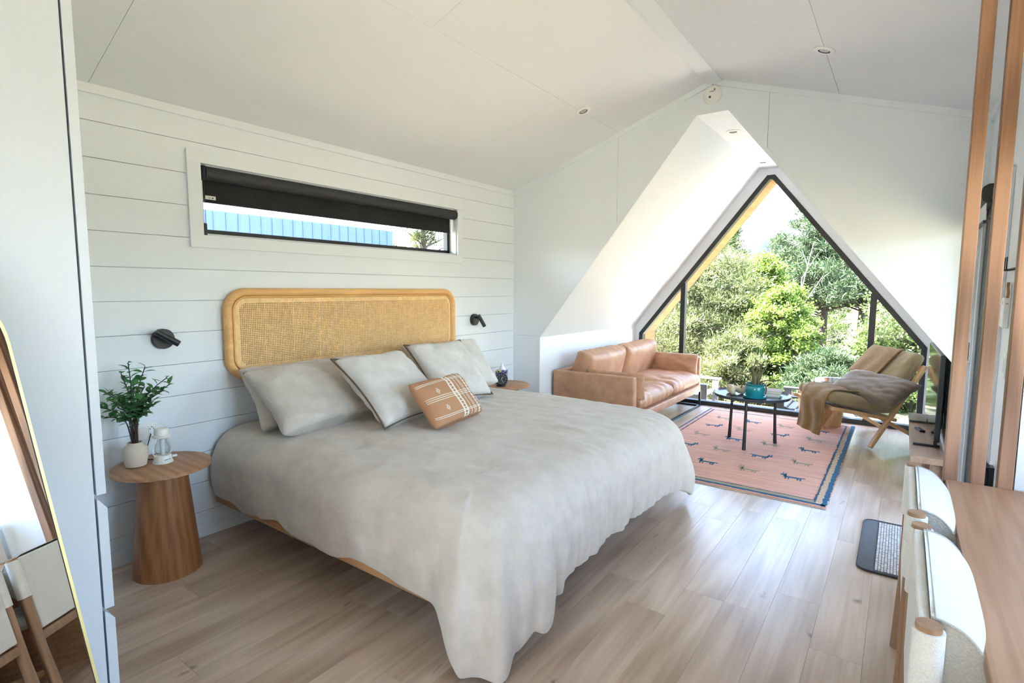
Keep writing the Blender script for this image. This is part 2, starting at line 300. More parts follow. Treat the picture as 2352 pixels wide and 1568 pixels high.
# ------------------------------------------------------------------ mesh helpers
class G:
    def __init__(s): s.v = []; s.f = []; s.uv = None
    def _add(s, vs, fs):
        o = len(s.v); s.v += [tuple(x) for x in vs]; s.f += [tuple(i + o for i in f) for f in fs]; return s
    def box(s, x0, x1, y0, y1, z0, z1):
        return s._add([(x0, y0, z0), (x1, y0, z0), (x1, y1, z0), (x0, y1, z0), (x0, y0, z1), (x1, y0, z1), (x1, y1, z1), (x0, y1, z1)],
                      [(0, 3, 2, 1), (4, 5, 6, 7), (0, 1, 5, 4), (1, 2, 6, 5), (2, 3, 7, 6), (3, 0, 4, 7)])
    def bar(s, a, b, w, h, upv=(0, 0, 1)):
        a = Vector(a); b = Vector(b); d = (b - a).normalized(); x = d.cross(Vector(upv))
        if x.length < 1e-4: x = d.cross(Vector((1, 0, 0)))
        x.normalize(); y = x.cross(d); vs = []
        for p in (a, b):
            for sx, sy in ((-1, -1), (1, -1), (1, 1), (-1, 1)): vs.append(p + x * w / 2 * sx + y * h / 2 * sy)
        return s._add(vs, [(0, 1, 2, 3), (7, 6, 5, 4), (0, 4, 5, 1), (1, 5, 6, 2), (2, 6, 7, 3), (3, 7, 4, 0)])
    def prism(s, poly, axis, a, b):
        n = len(poly)
        def mk(p, t):
            if axis == 'x': return (t, p[0], p[1])
            if axis == 'y': return (p[0], t, p[1])
            return (p[0], p[1], t)
        vs = [mk(p, a) for p in poly] + [mk(p, b) for p in poly]
        fs = [tuple(range(n)), tuple(range(2 * n - 1, n - 1, -1))] + [(i, i + n, (i + 1) % n + n, (i + 1) % n) for i in range(n)]
        return s._add(vs, fs)
    def tube(s, path, r, n=10, closed=False, cap=True, taper=None):
        path = [Vector(p) for p in path]; m = len(path); vs = []; prev = None
        for i, p in enumerate(path):
            t = (path[(i + 1) % m] - path[i - 1]) if closed else (path[min(i + 1, m - 1)] - path[max(i - 1, 0)])
            t.normalize()
            if prev is None:
                x = t.cross(Vector((0, 0, 1)));
                if x.length < .1: x = t.cross(Vector((1, 0, 0)))
            else: x = prev - t * prev.dot(t)
            x.normalize(); prev = x; y = t.cross(x)
            rr = r if taper is None else r * taper[i]
            for k in range(n):
                a = 2 * math.pi * k / n; vs.append(p + (x * math.cos(a) + y * math.sin(a)) * rr)
        fs = []
        for i in range(m if closed else m - 1):
            for k in range(n):
                a = i * n + k; b2 = i * n + (k + 1) % n; c = ((i + 1) % m) * n + (k + 1) % n; d = ((i + 1) % m) * n + k
                fs.append((a, b2, c, d))
        if cap and not closed: fs += [tuple(range(n - 1, -1, -1)), tuple(range((m - 1) * n, m * n))]
        return s._add(vs, fs)
    def cyl(s, a, b, r, n=24, r2=None):
        return s.tube([a, b], r, n, taper=[1, 1 if r2 is None else r2 / r])
    def lathe(s, prof, c=(0, 0, 0), n=40, cap=True):
        m = len(prof); vs = []
        for r, z in prof:
            for k in range(n):
                a = 2 * math.pi * k / n; vs.append((c[0] + r * math.cos(a), c[1] + r * math.sin(a), c[2] + z))
        fs = [(i * n + k, i * n + (k + 1) % n, (i + 1) * n + (k + 1) % n, (i + 1) * n + k) for i in range(m - 1) for k in range(n)]
        if cap: fs += [tuple(range(n - 1, -1, -1)), tuple(range((m - 1) * n, m * n))]
        return s._add(vs, fs)
    def grid(s, fn, nu, nv, cu=False, cv=False):
        vs = [fn(i / (nu if cu else nu - 1), j / (nv if cv else nv - 1)) for i in range(nu) for j in range(nv)]
        fs = [(i * nv + j, ((i + 1) % nu) * nv + j, ((i + 1) % nu) * nv + (j + 1) % nv, i * nv + (j + 1) % nv)
              for i in range(nu if cu else nu - 1) for j in range(nv if cv else nv - 1)]
        return s._add(vs, fs)
    def build(s, name, mat, parent=None, smooth=False, bevel=0, seg=2, subsurf=0, solid=0, angle=40):
        me = bpy.data.meshes.new(name); me.from_pydata(s.v, [], s.f); me.validate(); me.update()
        bm = bmesh.new(); bm.from_mesh(me); bmesh.ops.recalc_face_normals(bm, faces=bm.faces); bm.to_mesh(me); bm.free()
        return link(name, me, mat, parent, smooth, bevel, seg, subsurf, solid, angle)
def link(name, me, mat, parent=None, smooth=False, bevel=0, seg=2, subsurf=0, solid=0, angle=40):
    o = bpy.data.objects.new(name, me); COL.objects.link(o)
    me.materials.append(MATS[mat])
    if smooth == True:
        for p in me.polygons: p.use_smooth = True
    elif smooth == 'auto':
        me.polygons.foreach_set('use_smooth', [True] * len(me.polygons)); me.set_sharp_from_angle(angle=R(angle))
    if solid: md = o.modifiers.new('thickness', 'SOLIDIFY'); md.thickness = solid; md.offset = 0
    if bevel: md = o.modifiers.new('bevel', 'BEVEL'); md.width = bevel; md.segments = seg; md.limit_method = 'ANGLE'; md.angle_limit = R(angle)
    if subsurf: md = o.modifiers.new('subdivision', 'SUBSURF'); md.levels = subsurf; md.render_levels = subsurf
    if parent: o.parent = parent
    return o
def tag(o, label, cat, group=None):
    o['label'] = label; o['category'] = cat
    if group: o['group'] = group
    return o
def thing(name, label, cat, loc=(0, 0, 0), rz=0, group=None):
    o = bpy.data.objects.new(name, None); COL.objects.link(o); o.empty_display_size = .1
    o.location = loc; o.rotation_euler = (0, 0, rz); return tag(o, label, cat, group)
def struct(o): o['kind'] = 'structure'; return o
def stuff(o): o['kind'] = 'stuff'; return o
def copy_tree(o, parent=None):
    c = o.copy(); COL.objects.link(c); c.parent = parent
    for ch in list(o.children): copy_tree(ch, c)
    return c
def rrect(w, h, r, n=8):
    pts = []
    for cx, cy, a0 in ((w / 2 - r, h / 2 - r, 0), (-w / 2 + r, h / 2 - r, 90), (-w / 2 + r, -h / 2 + r, 180), (w / 2 - r, -h / 2 + r, 270)):
        for k in range(n + 1):
            a = R(a0 + 90 * k / n); pts.append((cx + r * math.cos(a), cy + r * math.sin(a)))
    return pts
def smoothpath(pts, n=8, closed=False):
    P = [Vector(p) for p in pts]; out = []; m = len(P)
    for i in range(m if closed else m - 1):
        p0 = P[i - 1] if (i > 0 or closed) else P[0]; p1 = P[i]; p2 = P[(i + 1) % m]; p3 = P[(i + 2) % m] if (i + 2 < m or closed) else P[-1]
        for k in range(n):
            t = k / n; out.append(.5 * ((2 * p1) + (p2 - p0) * t + (2 * p0 - 5 * p1 + 4 * p2 - p3) * t * t + (-p0 + 3 * p1 - 3 * p2 + p3) * t ** 3))
    if not closed: out.append(P[-1])
    return out
def vnoise(x, y, s=0.0):
    return (math.sin(x * 1.7 + 2.1 * math.sin(y * 1.3 + s) + s) + math.sin(y * 2.3 + 1.7 * math.sin(x * 1.1 + s * 2)) * .7 + math.sin((x + y) * 3.7 + s * 3) * .35) / 2

# ------------------------------------------------------------------ the shell
XL, XR, XN = -3.36, .40, .88          # headboard wall, right wall, desk-nook wall
YG, YW, YB = 4.67, 7.13, -3.0         # gable wall, window plane, wall behind the camera
RX, RZ = -1.36, 3.21                  # ridge
SL, SR = (RZ - 2.51) / (RX - XL), .335
def roofz(x): return RZ - SL * (RX - x) if x < RX else RZ - SR * (x - RX)

# floor: planks along y
fl = struct(G().box(XL - .1, XN + .1, YB, YW + .02, -.06, -.006).build('floor', 'joint_dark'))
pw = .19
rowx = -.236 - pw * 18
k = 0
prng = random.Random(3)
while rowx < XN:
    x0, x1 = max(rowx, XL), min(rowx + pw, XN)
    y = YB - prng.random() * 1.2
    if abs(rowx - (-.616)) < .01 or abs(rowx + .806) < .01: y = 2.607 - 1.22 * 5
    if abs(rowx + .426) < .01: y = 2.85 - 1.22 * 5
    while x1 - x0 > .02 and y < YW:
        y0, y1 = max(y, YB), min(y + 1.22, YW - .02)
        if x1 > .30 or x0 < -3.02: y1 = min(y1, YG if (x0 < -3.02 or x0 >= .29) else y1)
        if y1 - y0 > .03:
            g = .0003; c = .0004
            cx, cy = (x0 + x1) / 2, (y0 + y1) / 2; hx, hy = (x1 - x0) / 2 - g, (y1 - y0) / 2 - g
            q = G()._add([(-hx, -hy, -.008), (hx, -hy, -.008), (hx, hy, -.008), (-hx, hy, -.008), (-hx, -hy, -c), (hx, -hy, -c), (hx, hy, -c), (-hx, hy, -c),
                          (-hx + c, -hy + c, 0), (hx - c, -hy + c, 0), (hx - c, hy - c, 0), (-hx + c, hy - c, 0)],
                         [(0, 3, 2, 1), (8, 9, 10, 11), (0, 1, 5, 4), (1, 2, 6, 5), (2, 3, 7, 6), (3, 0, 4, 7), (4, 5, 9, 8), (5, 6, 10, 9), (6, 7, 11, 10), (7, 4, 8, 11)]).build('plank', 'floor_oak', fl)
            q.location = (cx, cy, 0)
        y += 1.22
    rowx += pw

# headboard wall with slit window
WY0, WY1, WZ0, WZ1 = 1.535, 3.765, 1.81, 2.222
wl = struct(G().box(XL - .16, XL - .016, YB, YG + .1, -.06, WZ0).box(XL - .16, XL - .016, YB, YG + .1, WZ1, 2.56)
            .box(XL - .16, XL - .016, YB, WY0, WZ0, WZ1).box(XL - .16, XL - .016, WY1, YG + .1, WZ0, WZ1).build('wall_left', 'wall_paint'))
edges = [2.337 - .1818 * k for k in range(14)]
edges = [2.51] + [e for e in edges if e > .1] + [.0]
for a, b_ in zip(edges[:-1], edges[1:]):
    z1, z0 = a - .0012, b_ + .0012
    if z0 >= WZ1 or z1 <= WZ0: segs = [[(YB, z0), (YG, z0), (YG, z1), (YB, z1)]]
    elif z1 > WZ1: segs = [[(YB, z0), (WY0, z0), (WY0, WZ1), (WY1, WZ1), (WY1, z0), (YG, z0), (YG, z1), (YB, z1)]]
    elif z0 < WZ0: segs = [[(YB, z0), (YG, z0), (YG, z1), (WY1, z1), (WY1, WZ0), (WY0, WZ0), (WY0, z1), (YB, z1)]]
    else: segs = [[(YB, z0), (WY0, z0), (WY0, z1), (YB, z1)], [(WY1, z0), (YG, z0), (YG, z1), (WY1, z1)]]
    for pl in segs:
        G().prism(pl, 'x', XL - .016, XL).build('shiplap_board', 'wall_paint', wl, bevel=.0012, seg=1)
struct(G().box(XL, XL + .012, .48, YG, 0, .085).build('baseboard_left', 'wall_paint', bevel=.002))
struct(G().box(XL, XL + .018, YB, YG, 2.468, 2.515).build('trim_1', 'wall_paint', bevel=.002))
# slit window
w1 = struct(G().box(XL, XL + .018, WY0 - .075, WY1 + .068, WZ1, 2.292).box(XL, XL + .018, WY0 - .075, WY1 + .068, 1.738, WZ0)
            .box(XL, XL + .018, WY0 - .075, WY0, WZ0, WZ1).box(XL, XL + .018, WY1, WY1 + .068, WZ0, WZ1).build('window_1', 'wall_paint', bevel=.0015))
q = G()
for a in ((XL - .115, XL, WY0, WY0 + .012, WZ0, WZ1), (XL - .115, XL, WY1 - .012, WY1, WZ0, WZ1), (XL - .115, XL, WY0, WY1, WZ0, WZ0 + .012), (XL - .115, XL, WY0, WY1, WZ1 - .012, WZ1)): q.box(*a)
q.build('reveal', 'white_lacquer', w1)
q = G(); fz = .032
for a in ((WY0 + .012, WY1 - .012, WZ0 + .012, WZ0 + .012 + fz), (WY0 + .012, WY1 - .012, WZ1 - .012 - fz, WZ1 - .012), (WY0 + .012, WY0 + .012 + fz, WZ0 + .012, WZ1 - .012), (WY1 - .012 - fz, WY1 - .012, WZ0 + .012, WZ1 - .012)):
    q.box(XL - .125, XL - .075, *a)
q.build('window_frame', 'black_metal', w1, bevel=.002)
G().box(XL - .104, XL - .098, WY0 + .03, WY1 - .03, WZ0 + .03, WZ1 - .03).build('pane', 'pane_glass', w1)
# roller blind
rb = thing('roller_blind', 'dark charcoal roller blind partly lowered in the long slit window', 'blind', (XL - .01, 2.645, WZ1 - .05))
G().tube([(0, -1.085, 0), (0, 1.105, 0)], .042, 28).build('roller_tube', 'roller_grey', rb, smooth='auto')
G().box(-.047, -.044, -1.075, 1.082, -.155, .0).box(-.052, -.039, -1.075, 1.082, -.162, -.148).build('blind_cloth', 'blind_cloth', rb)
G().box(-.05, .035, -1.104, -1.086, -.045, .04).build('bracket', 'black_plastic', rb, bevel=.004)
q = G()
for t in range(46): q.box(.002, .006, -1.098, -1.094, -.05 - t * .0065, -.046 - t * .0065)
for t in range(46): q.box(.002, .006, -1.088, -1.084, -.05 - t * .0065, -.046 - t * .0065)
stuff(q.build('bead_chain', 'black_plastic', rb))
G().box(-.002, .012, -1.102, -1.082, -.36, -.29).build('chain_guide', 'black_plastic', rb, bevel=.003)
tg = G().box(-.0440, -.0425, -1.06, -1.0, -.142, -.12).build('maker_tag', 'tag_paper', rb)
G().box(-.0424, -.0422, -1.022, -1.014, -.137, -.129).build('mark', 'socket_dark', tg)
G().box(-.0424, -.0422, -1.045, -1.03, -.134, -.131).build('mark', 'socket_dark', tg)

# gable wall with the tent-shaped opening
AX0, AX1, AZ = -3.02, .30, 1.005
AT0, AT1, ATZ = -1.485, -1.235, 2.945
def asl(x): return AZ + (ATZ - AZ) * (x - AX0) / (AT0 - AX0) if x < AT0 else (ATZ if x < AT1 else ATZ - (ATZ - AZ) * (x - AT1) / (AX1 - AT1))
wg = struct(G().prism([(XL - .05, -.05), (AX0 - .02, -.05), (AX0 - .02, AZ), (AT0 - .01, ATZ + .02), (AT1 + .01, ATZ + .02), (AX1 + .02, AZ), (AX1 + .02, -.05), (XR + .1, -.05), (XR + .1, roofz(XR) + .05), (RX, RZ + .05), (XL - .05, roofz(XL) + .05)], 'y', YG + .012, YG + .10).build('wall_back', 'wall_paint'))
g_ = .0012
sA, sB = -2.19, -.93
panels = [
    [(XL, 0), (AX0, 0), (AX0, AZ), (AX0 + .01, 1.017), (XL, 1.017)],
    [(XL, 1.02), (AX0 + .012, 1.02), (sA - g_, asl(sA)), (sA - g_, roofz(sA)), (XL, roofz(XL))],
    [(sA + g_, asl(sA)), (AT0, ATZ), (AT1, ATZ), (sB - g_, asl(sB)), (sB - g_, roofz(sB)), (RX, RZ), (sA + g_, roofz(sA))],
    [(sB + g_, asl(sB)), (AX1 - .012, 1.02), (XR, 1.02), (XR, roofz(XR)), (sB + g_, roofz(sB))],
    [(AX1, 0), (XR, 0), (XR, 1.017), (AX1 - .01, 1.017), (AX1, AZ)]]
for pl in panels: G().prism(pl, 'y', YG, YG + .012).build('wall_panel', 'wall_paint', wg)
# corner bead round the opening
ol = [(AX0, 0), (AX0, AZ), (AT0, ATZ), (AT1, ATZ), (AX1, AZ), (AX1, 0)]
def offset(poly, d):
    out = []; n = len(poly)
    for i, p in enumerate(poly):
        p = Vector(p); ns = []
        if i > 0: e = (p - Vector(poly[i - 1])).normalized(); ns.append(Vector((-e.y, e.x)))
        if i < n - 1: e = (Vector(poly[i + 1]) - p).normalized(); ns.append(Vector((-e.y, e.x)))
        if len(ns) == 1: out.append(tuple(p + ns[0] * d))
        else:
            bsc = (ns[0] + ns[1]).normalized(); out.append(tuple(p + bsc * d / max(.2, bsc.dot(ns[0]))))
    return out
out_ = offset(ol, .028)
struct(G().prism(ol + out_[::-1], 'y', YG - .004, YG + .001).build('trim_2', 'wall_paint', bevel=.0015))
# cornice along the gable and ridge board
q = G()
for xa, xb in ((XL, RX), (RX, XR)):
    q.prism([(xa, roofz(xa) - .045), (xb, roofz(xb) - .045), (xb, roofz(xb) + .01), (xa, roofz(xa) + .01)], 'y', YG - .016, YG + .002)
struct(q.build('trim_3', 'wall_paint', bevel=.002))
struct(G().prism([(-1.405, RZ - .035), (-1.285, RZ - .035), (-1.275, RZ + .02), (-1.415, RZ + .02)], 'y', YB, YG - .015).build('trim_4', 'wall_paint', bevel=.002))
# alcove lining
q = lambda poly, ya, yb, nm: struct(G().prism(poly, 'y', ya, yb).build(nm, 'wall_paint'))
q([(AX0 - .1, -.06), (AX0, -.06), (AX0, AZ), (AX0 - .1, AZ + .05)], YG + .012, YW + .12, 'wall_alcove_left')
q([(AX1, -.06), (AX1 + .1, -.06), (AX1 + .1, AZ + .05), (AX1, AZ)], YG + .012, YW + .12, 'wall_alcove_right')
ca = q([(AX0, AZ), (AT0, ATZ), (AT0 - .06, ATZ + .1), (AX0 - .1, AZ + .05)], YG + .012, YW + .12, 'ceiling_alcove_left')
q([(AT0, ATZ), (AT1, ATZ), (AT1 + .06, ATZ + .1), (AT0 - .06, ATZ + .1)], YG + .012, YW + .12, 'ceiling_alcove_top')
q([(AT1, ATZ), (AX1, AZ), (AX1 + .1, AZ + .05), (AT1 + .06, ATZ + .1)], YG + .012, YW + .12, 'ceiling_alcove_right')
# big window: casing, frame, panes
wo_ = [(-2.955, 0), (-2.955, .905), (-1.40, 2.862), (-1.315, 2.862), (.235, .905), (.235, 0)]
big = [(AX0, 0), (AX0, AZ), (AT0, ATZ), (AT1, ATZ), (AX1, AZ), (AX1, 0)]
w2 = struct(G().prism(big + wo_[::-1], 'y', YW - .012, YW + .06).build('window_2', 'wall_paint'))
wi_ = offset(wo_, -.052); wi_[0] = (wi_[0][0], 0); wi_[-1] = (wi_[-1][0], 0)
G().prism(wo_ + wi_[::-1], 'y', YW - .03, YW + .07).box(wo_[0][0], wo_[-1][0], YW - .03, YW + .07, 0, .055).build('window_frame', 'black_metal', w2, bevel=.003)
def wsl(x):
    (x0, z0), (x1, z1) = wi_[1], wi_[2]; (x2, z2), (x3, z3) = wi_[3], wi_[4]
    return z0 + (z1 - z0) * (x - x0) / (x1 - x0) if x < x1 else (z1 if x < x2 else z2 + (z3 - z2) * (x - x2) / (x3 - x2))
for mx in (-2.36, -.262): G().box(mx - .03, mx + .03, YW - .028, YW + .06, .05, wsl(mx) + .02).build('mullion', 'black_metal', w2, bevel=.003)
for xa, xb in ((wi_[0][0], -2.39), (-2.33, -.292), (-.232, wi_[-1][0])):
    pts = [(xa, .055), (xb, .055), (xb, wsl(xb))] + [p for p in (wi_[3], wi_[2]) if xa < p[0] < xb] + [(xa, wsl(xa))]
    G().prism(pts, 'y', YW + .018, YW + .024).build('pane', 'pane_glass', w2)
# cedar-lined hood outside the window
ho = offset(wo_, .004); hp = offset(wo_, .12)
struct(G().prism(ho + hp[::-1], 'y', YW + .075, YW + .58).build('trim_5', 'cedar'))
struct(G().prism(offset(wo_, .004) + offset(wo_, .17)[::-1], 'y', YW + .58, YW + .61).build('trim_6', 'black_metal'))

# ceiling panels on both slopes
def roof_panel(xa, xb, ya, yb, par):
    za, zb = roofz(xa), roofz(xb)
    G().prism([(xa, za), (xb, zb), (xb, zb + .012), (xa, za + .012)], 'y', ya + .001, yb - .001).build('ceiling_panel', 'ceiling_paint', par)
ce = struct(G().prism([(XL - .7, roofz(XL - .7) + .012), (RX, RZ + .012), (XN + .7, roofz(XN + .7) + .012), (XN + .7, roofz(XN + .7) + .16), (RX, RZ + .16), (XL - .7, roofz(XL - .7) + .16)], 'y', YB - .3, YG + .1).build('ceiling', 'joint_dark'))
for ya, yb in ((YB, -1.4), (-1.4, 1.02), (1.02, 3.6), (3.6, YG)): roof_panel(XL, -2.181, ya, yb, ce)
for ya, yb in ((YB, -.19), (-.19, 2.25), (2.25, YG)): roof_panel(-2.179, RX, ya, yb, ce)
for ya, yb in ((YB, 1.02), (1.02, 3.46), (3.46, YG)): roof_panel(RX, -.461, ya, yb, ce)
for ya, yb in ((YB, 2.2), (2.2, YG)): roof_panel(-.459, XN, ya, yb, ce)
struct(G().prism([(AX0 - .3, -.06), (AX0 - .11, -.06), (AX0 - .11, AZ + .05), (AT0 - .07, ATZ + .11), (AT1 + .07, ATZ + .11), (AX1 + .11, AZ + .05), (AX1 + .11, -.06), (AX1 + .3, -.06), (AX1 + .3, AZ + .1), (AT1 + .12, ATZ + .3), (AT0 - .12, ATZ + .3), (AX0 - .3, AZ + .1)], 'y', YG + .1, YW + .12).build('roof_alcove', 'dark_grey'))

# right wall with glazed door, return, desk nook
DY0, DY1, DZ1 = 3.62, 4.60, 2.03
struct(G().box(XR, XR + .14, DY1, YG + .1, -.06, 2.75).box(XR, XR + .14, 2.80, DY0, -.06, 2.75).box(XR, XR + .14, DY0, DY1, DZ1, 2.75).build('wall_right', 'wall_paint'))
struct(G().box(.385, XN + .14, 2.735, 2.80, -.06, 2.75).build('wall_return', 'wall_paint'))
NY0, NY1, NZ0, NZ1 = 1.10, 2.62, .92, 2.16
struct(G().box(XN, XN + .14, NY1, 2.75, -.06, 2.7).box(XN, XN + .14, YB, NY0, -.06, 2.7).box(XN, XN + .14, NY0, NY1, -.06, NZ0).box(XN, XN + .14, NY0, NY1, NZ1, 2.7).build('wall_nook', 'wall_paint'))
BGX0, BGX1, BGZ = -.8, .62, 2.32
struct(G().box(XL - .16, BGX0, YB - .12, YB, -.06, 2.55).box(BGX1, XN + .14, YB - .12, YB, -.06, 2.55).prism([(XL - .16, BGZ), (XN + .14, BGZ), (XN + .14, 2.52), (RX, 3.3), (XL - .16, 2.6)], 'y', YB - .12, YB).build('wall_front', 'wall_paint'))
w5 = struct(G().box(BGX0, BGX1, YB - .09, YB - .03, 0, .06).box(BGX0, BGX1, YB - .09, YB - .03, BGZ - .06, BGZ).box(BGX0, BGX0 + .06, YB - .09, YB - .03, 0, BGZ).box(BGX1 - .06, BGX1, YB - .09, YB - .03, 0, BGZ).box(-.12, -.06, YB - .09, YB - .03, 0, BGZ).build('added_window_4', 'black_metal'))  # unseen rear glazing, added to let in daylight and lift the room brightness
for xa, xb in ((BGX0 + .06, -.12), (-.06, BGX1 - .06)): G().box(xa, xb, YB - .063, YB - .057, .06, BGZ - .06).build('pane', 'pane_glass', w5)
struct(G().box(XR - .012, XR, 4.31, YG, 0, .085).build('baseboard_right', 'wall_paint'))
struct(G().box(XN - .012, XN, NY1, 2.735, 0, .09).box(.41, XN, 2.723, 2.735, 0, .09).build('baseboard_nook', 'wall_paint'))
struct(G().box(XR - .018, XR, 2.80, YG, roofz(XR) - .05, roofz(XR) + .01).build('trim_7', 'wall_paint'))
w4 = struct(G().box(XN + .04, XN + .1, NY0, NY0 + .06, NZ0, NZ1).box(XN + .04, XN + .1, NY1 - .06, NY1, NZ0, NZ1).box(XN + .04, XN + .1, NY0, NY1, NZ0, NZ0 + .06).box(XN + .04, XN + .1, NY0, NY1, NZ1 - .06, NZ1).box(XN + .04, XN + .1, 1.83, 1.89, NZ0, NZ1).build('added_window_3', 'black_metal'))  # unseen desk-side window, added to brighten the left side of the room
for ya, yb in ((NY0 + .06, 1.83), (1.89, NY1 - .06)): G().box(XN + .068, XN + .074, ya, yb, NZ0 + .06, NZ1 - .06).build('pane', 'pane_glass', w4)
# glazed door
d1 = struct(G().box(XR - .016, XR, DY0 - .07, DY0, 0, DZ1 + .07).box(XR - .016, XR, DY1, DY1 + .06, 0, DZ1 + .07).box(XR - .016, XR, DY0, DY1, DZ1, DZ1 + .07).build('door_1', 'wall_paint', bevel=.002))
q = G()
for a in ((DY0, DY0 + .06, 0.01, DZ1), (DY1 - .06, DY1, 0.01, DZ1), (4.13, 4.20, 0.01, DZ1), (DY0, DY1, .01, .1), (DY0, DY1, DZ1 - .08, DZ1)): q.box(XR + .0, XR + .06, *a)
q.build('door_frame', 'black_metal', d1, bevel=.003)
G().box(XR + .045, XR + .052, DY0 + .06, DY1 - .06, .1, DZ1 - .08).build('pane', 'pane_glass', d1)
db = thing('door_blind', 'black cassette roller blind above the glazed door behind the wooden posts', 'blind', (XR - .001, 4.42, 2.065))
pr = [(0, .055), (-.035, .055), (-.058, .04), (-.068, 0), (-.058, -.04), (-.035, -.055), (0, -.055)]
G().prism([(p[0], p[1]) for p in pr], 'y', -.21, .21).build('cassette', 'black_metal', db)
G().box(-.04, -.036, -.19, .19, -.15, -.05).build('blind_cloth', 'white_plastic', db)
G().box(-.046, -.03, -.19, .19, -.17, -.15).build('bottom_bar', 'black_metal', db)
q = G()
for t in range(128):
    q.box(-.062, -.058, -.102, -.098, -.06 - t * .0065, -.056 - t * .0065)
    q.box(-.062, -.058, -.078, -.074, -.06 - t * .0065, -.056 - t * .0065)
stuff(q.build('bead_chain', 'black_plastic', db))
G().box(-.068, -.05, -.108, -.068, -.99, -.88).build('chain_weight', 'black_plastic', db, bevel=.004)

# ------------------------------------------------------------------ small things fixed to the walls and ceilings
def downlight(label, loc, nrm):
    t = thing('downlight', label, 'downlight', loc, 0, 'recessed white downlights'); t.rotation_mode = 'QUATERNION'
    t.rotation_quaternion = Vector(nrm).to_track_quat('Z', 'Y')
    G().lathe([(.034, .006), (.058, .006), (.062, .003), (.062, -.002), (.034, -.002)], n=36, cap=False).build('rim', 'white_plastic', t, smooth='auto')
    G().lathe([(.034, .006), (.031, .001), (.031, -.004)], n=30, cap=False).build('baffle', 'dark_grey', t, smooth=True)
    G().lathe([(.027, .0035), (.03, 0), (.001, -.002)], n=30).build('lens', 'chrome', t, smooth='auto')
nl = Vector((SL, 0, -1)).normalized(); nr = Vector((-SR, 0, -1)).normalized()
downlight('recessed downlight in the left ceiling slope near the gable wall', (-2.17, 3.96, roofz(-2.17)), nl)
downlight('recessed downlight in the right ceiling slope at upper right', (-.464, 3.775, roofz(-.464)), nr)
downlight('recessed downlight in the alcove top nearer the room', (-1.352, 5.305, ATZ), (0, 0, -1))
downlight('recessed downlight in the alcove top nearer the big window', (-1.38, 6.74, ATZ), (0, 0, -1))
t = thing('smoke_detector', 'round white smoke detector under the ridge above the alcove opening', 'smoke detector', (-1.362, YG, 3.085))
t.rotation_euler = (R(90), 0, 0)
G().lathe([(.074, 0), (.074, .018), (.066, .03), (.05, .036), (.001, .037)], n=40).build('body', 'white_plastic', t, smooth='auto')
G().lathe([(.052, .036), (.054, .039), (.056, .036)], n=40, cap=False).build('vent_ring', 'white_plastic', t, smooth=True)
G().box(-.02, -.004, -.03, -.012, .0365, .0385).build('test_button', 'dark_grey', t, bevel=.002)
G().box(-.012, .02, .018, .022, .0365, .038).build('slot', 'dark_grey', t)
G().box(.02, .028, .024, .04, .0365, .038).build('slot', 'dark_grey', t)

def sconce(label, y, z, ang, off):
    t = thing('wall_sconce', label, 'wall lamp', (XL, y, z), 0, 'black reading sconces beside the headboard')
    g = G().cyl((0, 0, 0), (.026, 0, 0), .056, 40); g.build('backplate', 'black_metal', t, bevel=.002, smooth='auto')
    G().cyl((.02, 0, .022), (.055, 0, .022), .01, 16).build('joint', 'black_metal', t, smooth='auto')
    a = Vector((.068, off, .046)); b = a + Vector((.030, math.cos(ang) * .125, -math.sin(ang) * .125))
    hd = G().cyl(a, b, .018, 24).build('lamp_head', 'black_metal', t, smooth='auto', bevel=.001)
    G().cyl(b, b + (b - a).normalized() * .001, .013, 20).build('lens', 'white_plastic', hd, smooth='auto')
sconce('black swivel reading sconce above the potted plant, lamp head turned sideways', 1.288, 1.217, R(36), -.055)
sconce('black swivel reading sconce beside the gable corner above the bedside clock', 4.005, 1.207, R(62), -.01)
t = thing('wall_outlet', 'white wall outlet plate partly hidden by the lantern', 'outlet', (XL, 1.185, .70))
G().box(0, .006, -.058, .058, -.058, .058).build('cover_plate', 'white_plastic', t, bevel=.002)
so = G().box(.005, .009, .006, .042, -.036, .036).build('socket', 'white_plastic', t, bevel=.002)
for y, z, w, h in ((.013, .02, .003, .009), (.03, .02, .003, .011), (.013, -.008, .003, .008), (.03, -.008, .003, .01), (.022, .03, .006, .005), (.022, -.026, .008, .005)):
    G().box(.0088, .0095, y - w / 2, y + w / 2, z - h / 2, z + h / 2).build('slot', 'socket_dark', so)
G().box(.005, .009, -.042, -.006, -.036, .036).build('rocker', 'white_plastic', t, bevel=.002)
# right wall bits seen between the posts
t = thing('coat_hook', 'small black triple coat hook on the wall between the posts', 'hook', (XR, 3.42, 1.60))
q = G().box(-.004, 0, -.11, .06, -.006, .006).build('rail', 'black_metal', t)
for y in (-.09, -.03, .03): G().box(-.03, -.003, y - .004, y + .004, -.006, .0).box(-.03, -.026, y - .004, y + .004, -.006, .055).build('hook', 'black_metal', t)
t = thing('wooden_key_tag', 'small wavy wooden hanger on the wall below the coat hook', 'hanger', (XR, 3.36, 1.49))
G().grid(lambda u, v: (-.012, .022 * math.sin(v * 9.4) * .5 + (u - .5) * .028, -.05 + .1 * v), 5, 20).build('board', 'bed_oak', t, solid=.01)
t = thing('thermostat', 'white slim control box on the wall between the posts', 'control box', (XR, 3.40, 1.40))
G().box(-.022, 0, -.05, .05, -.07, .07).build('case', 'white_plastic', t, bevel=.004)
G().box(-.0225, -.0215, -.02, -.008, .04, .052).build('sticker', 'bed_oak', t)
t = thing('light_switch', 'white light switch plate low between the posts', 'switch', (XR, 3.34, 1.16))
G().box(-.006, 0, -.035, .035, -.06, .06).build('cover_plate', 'white_plastic', t, bevel=.002)
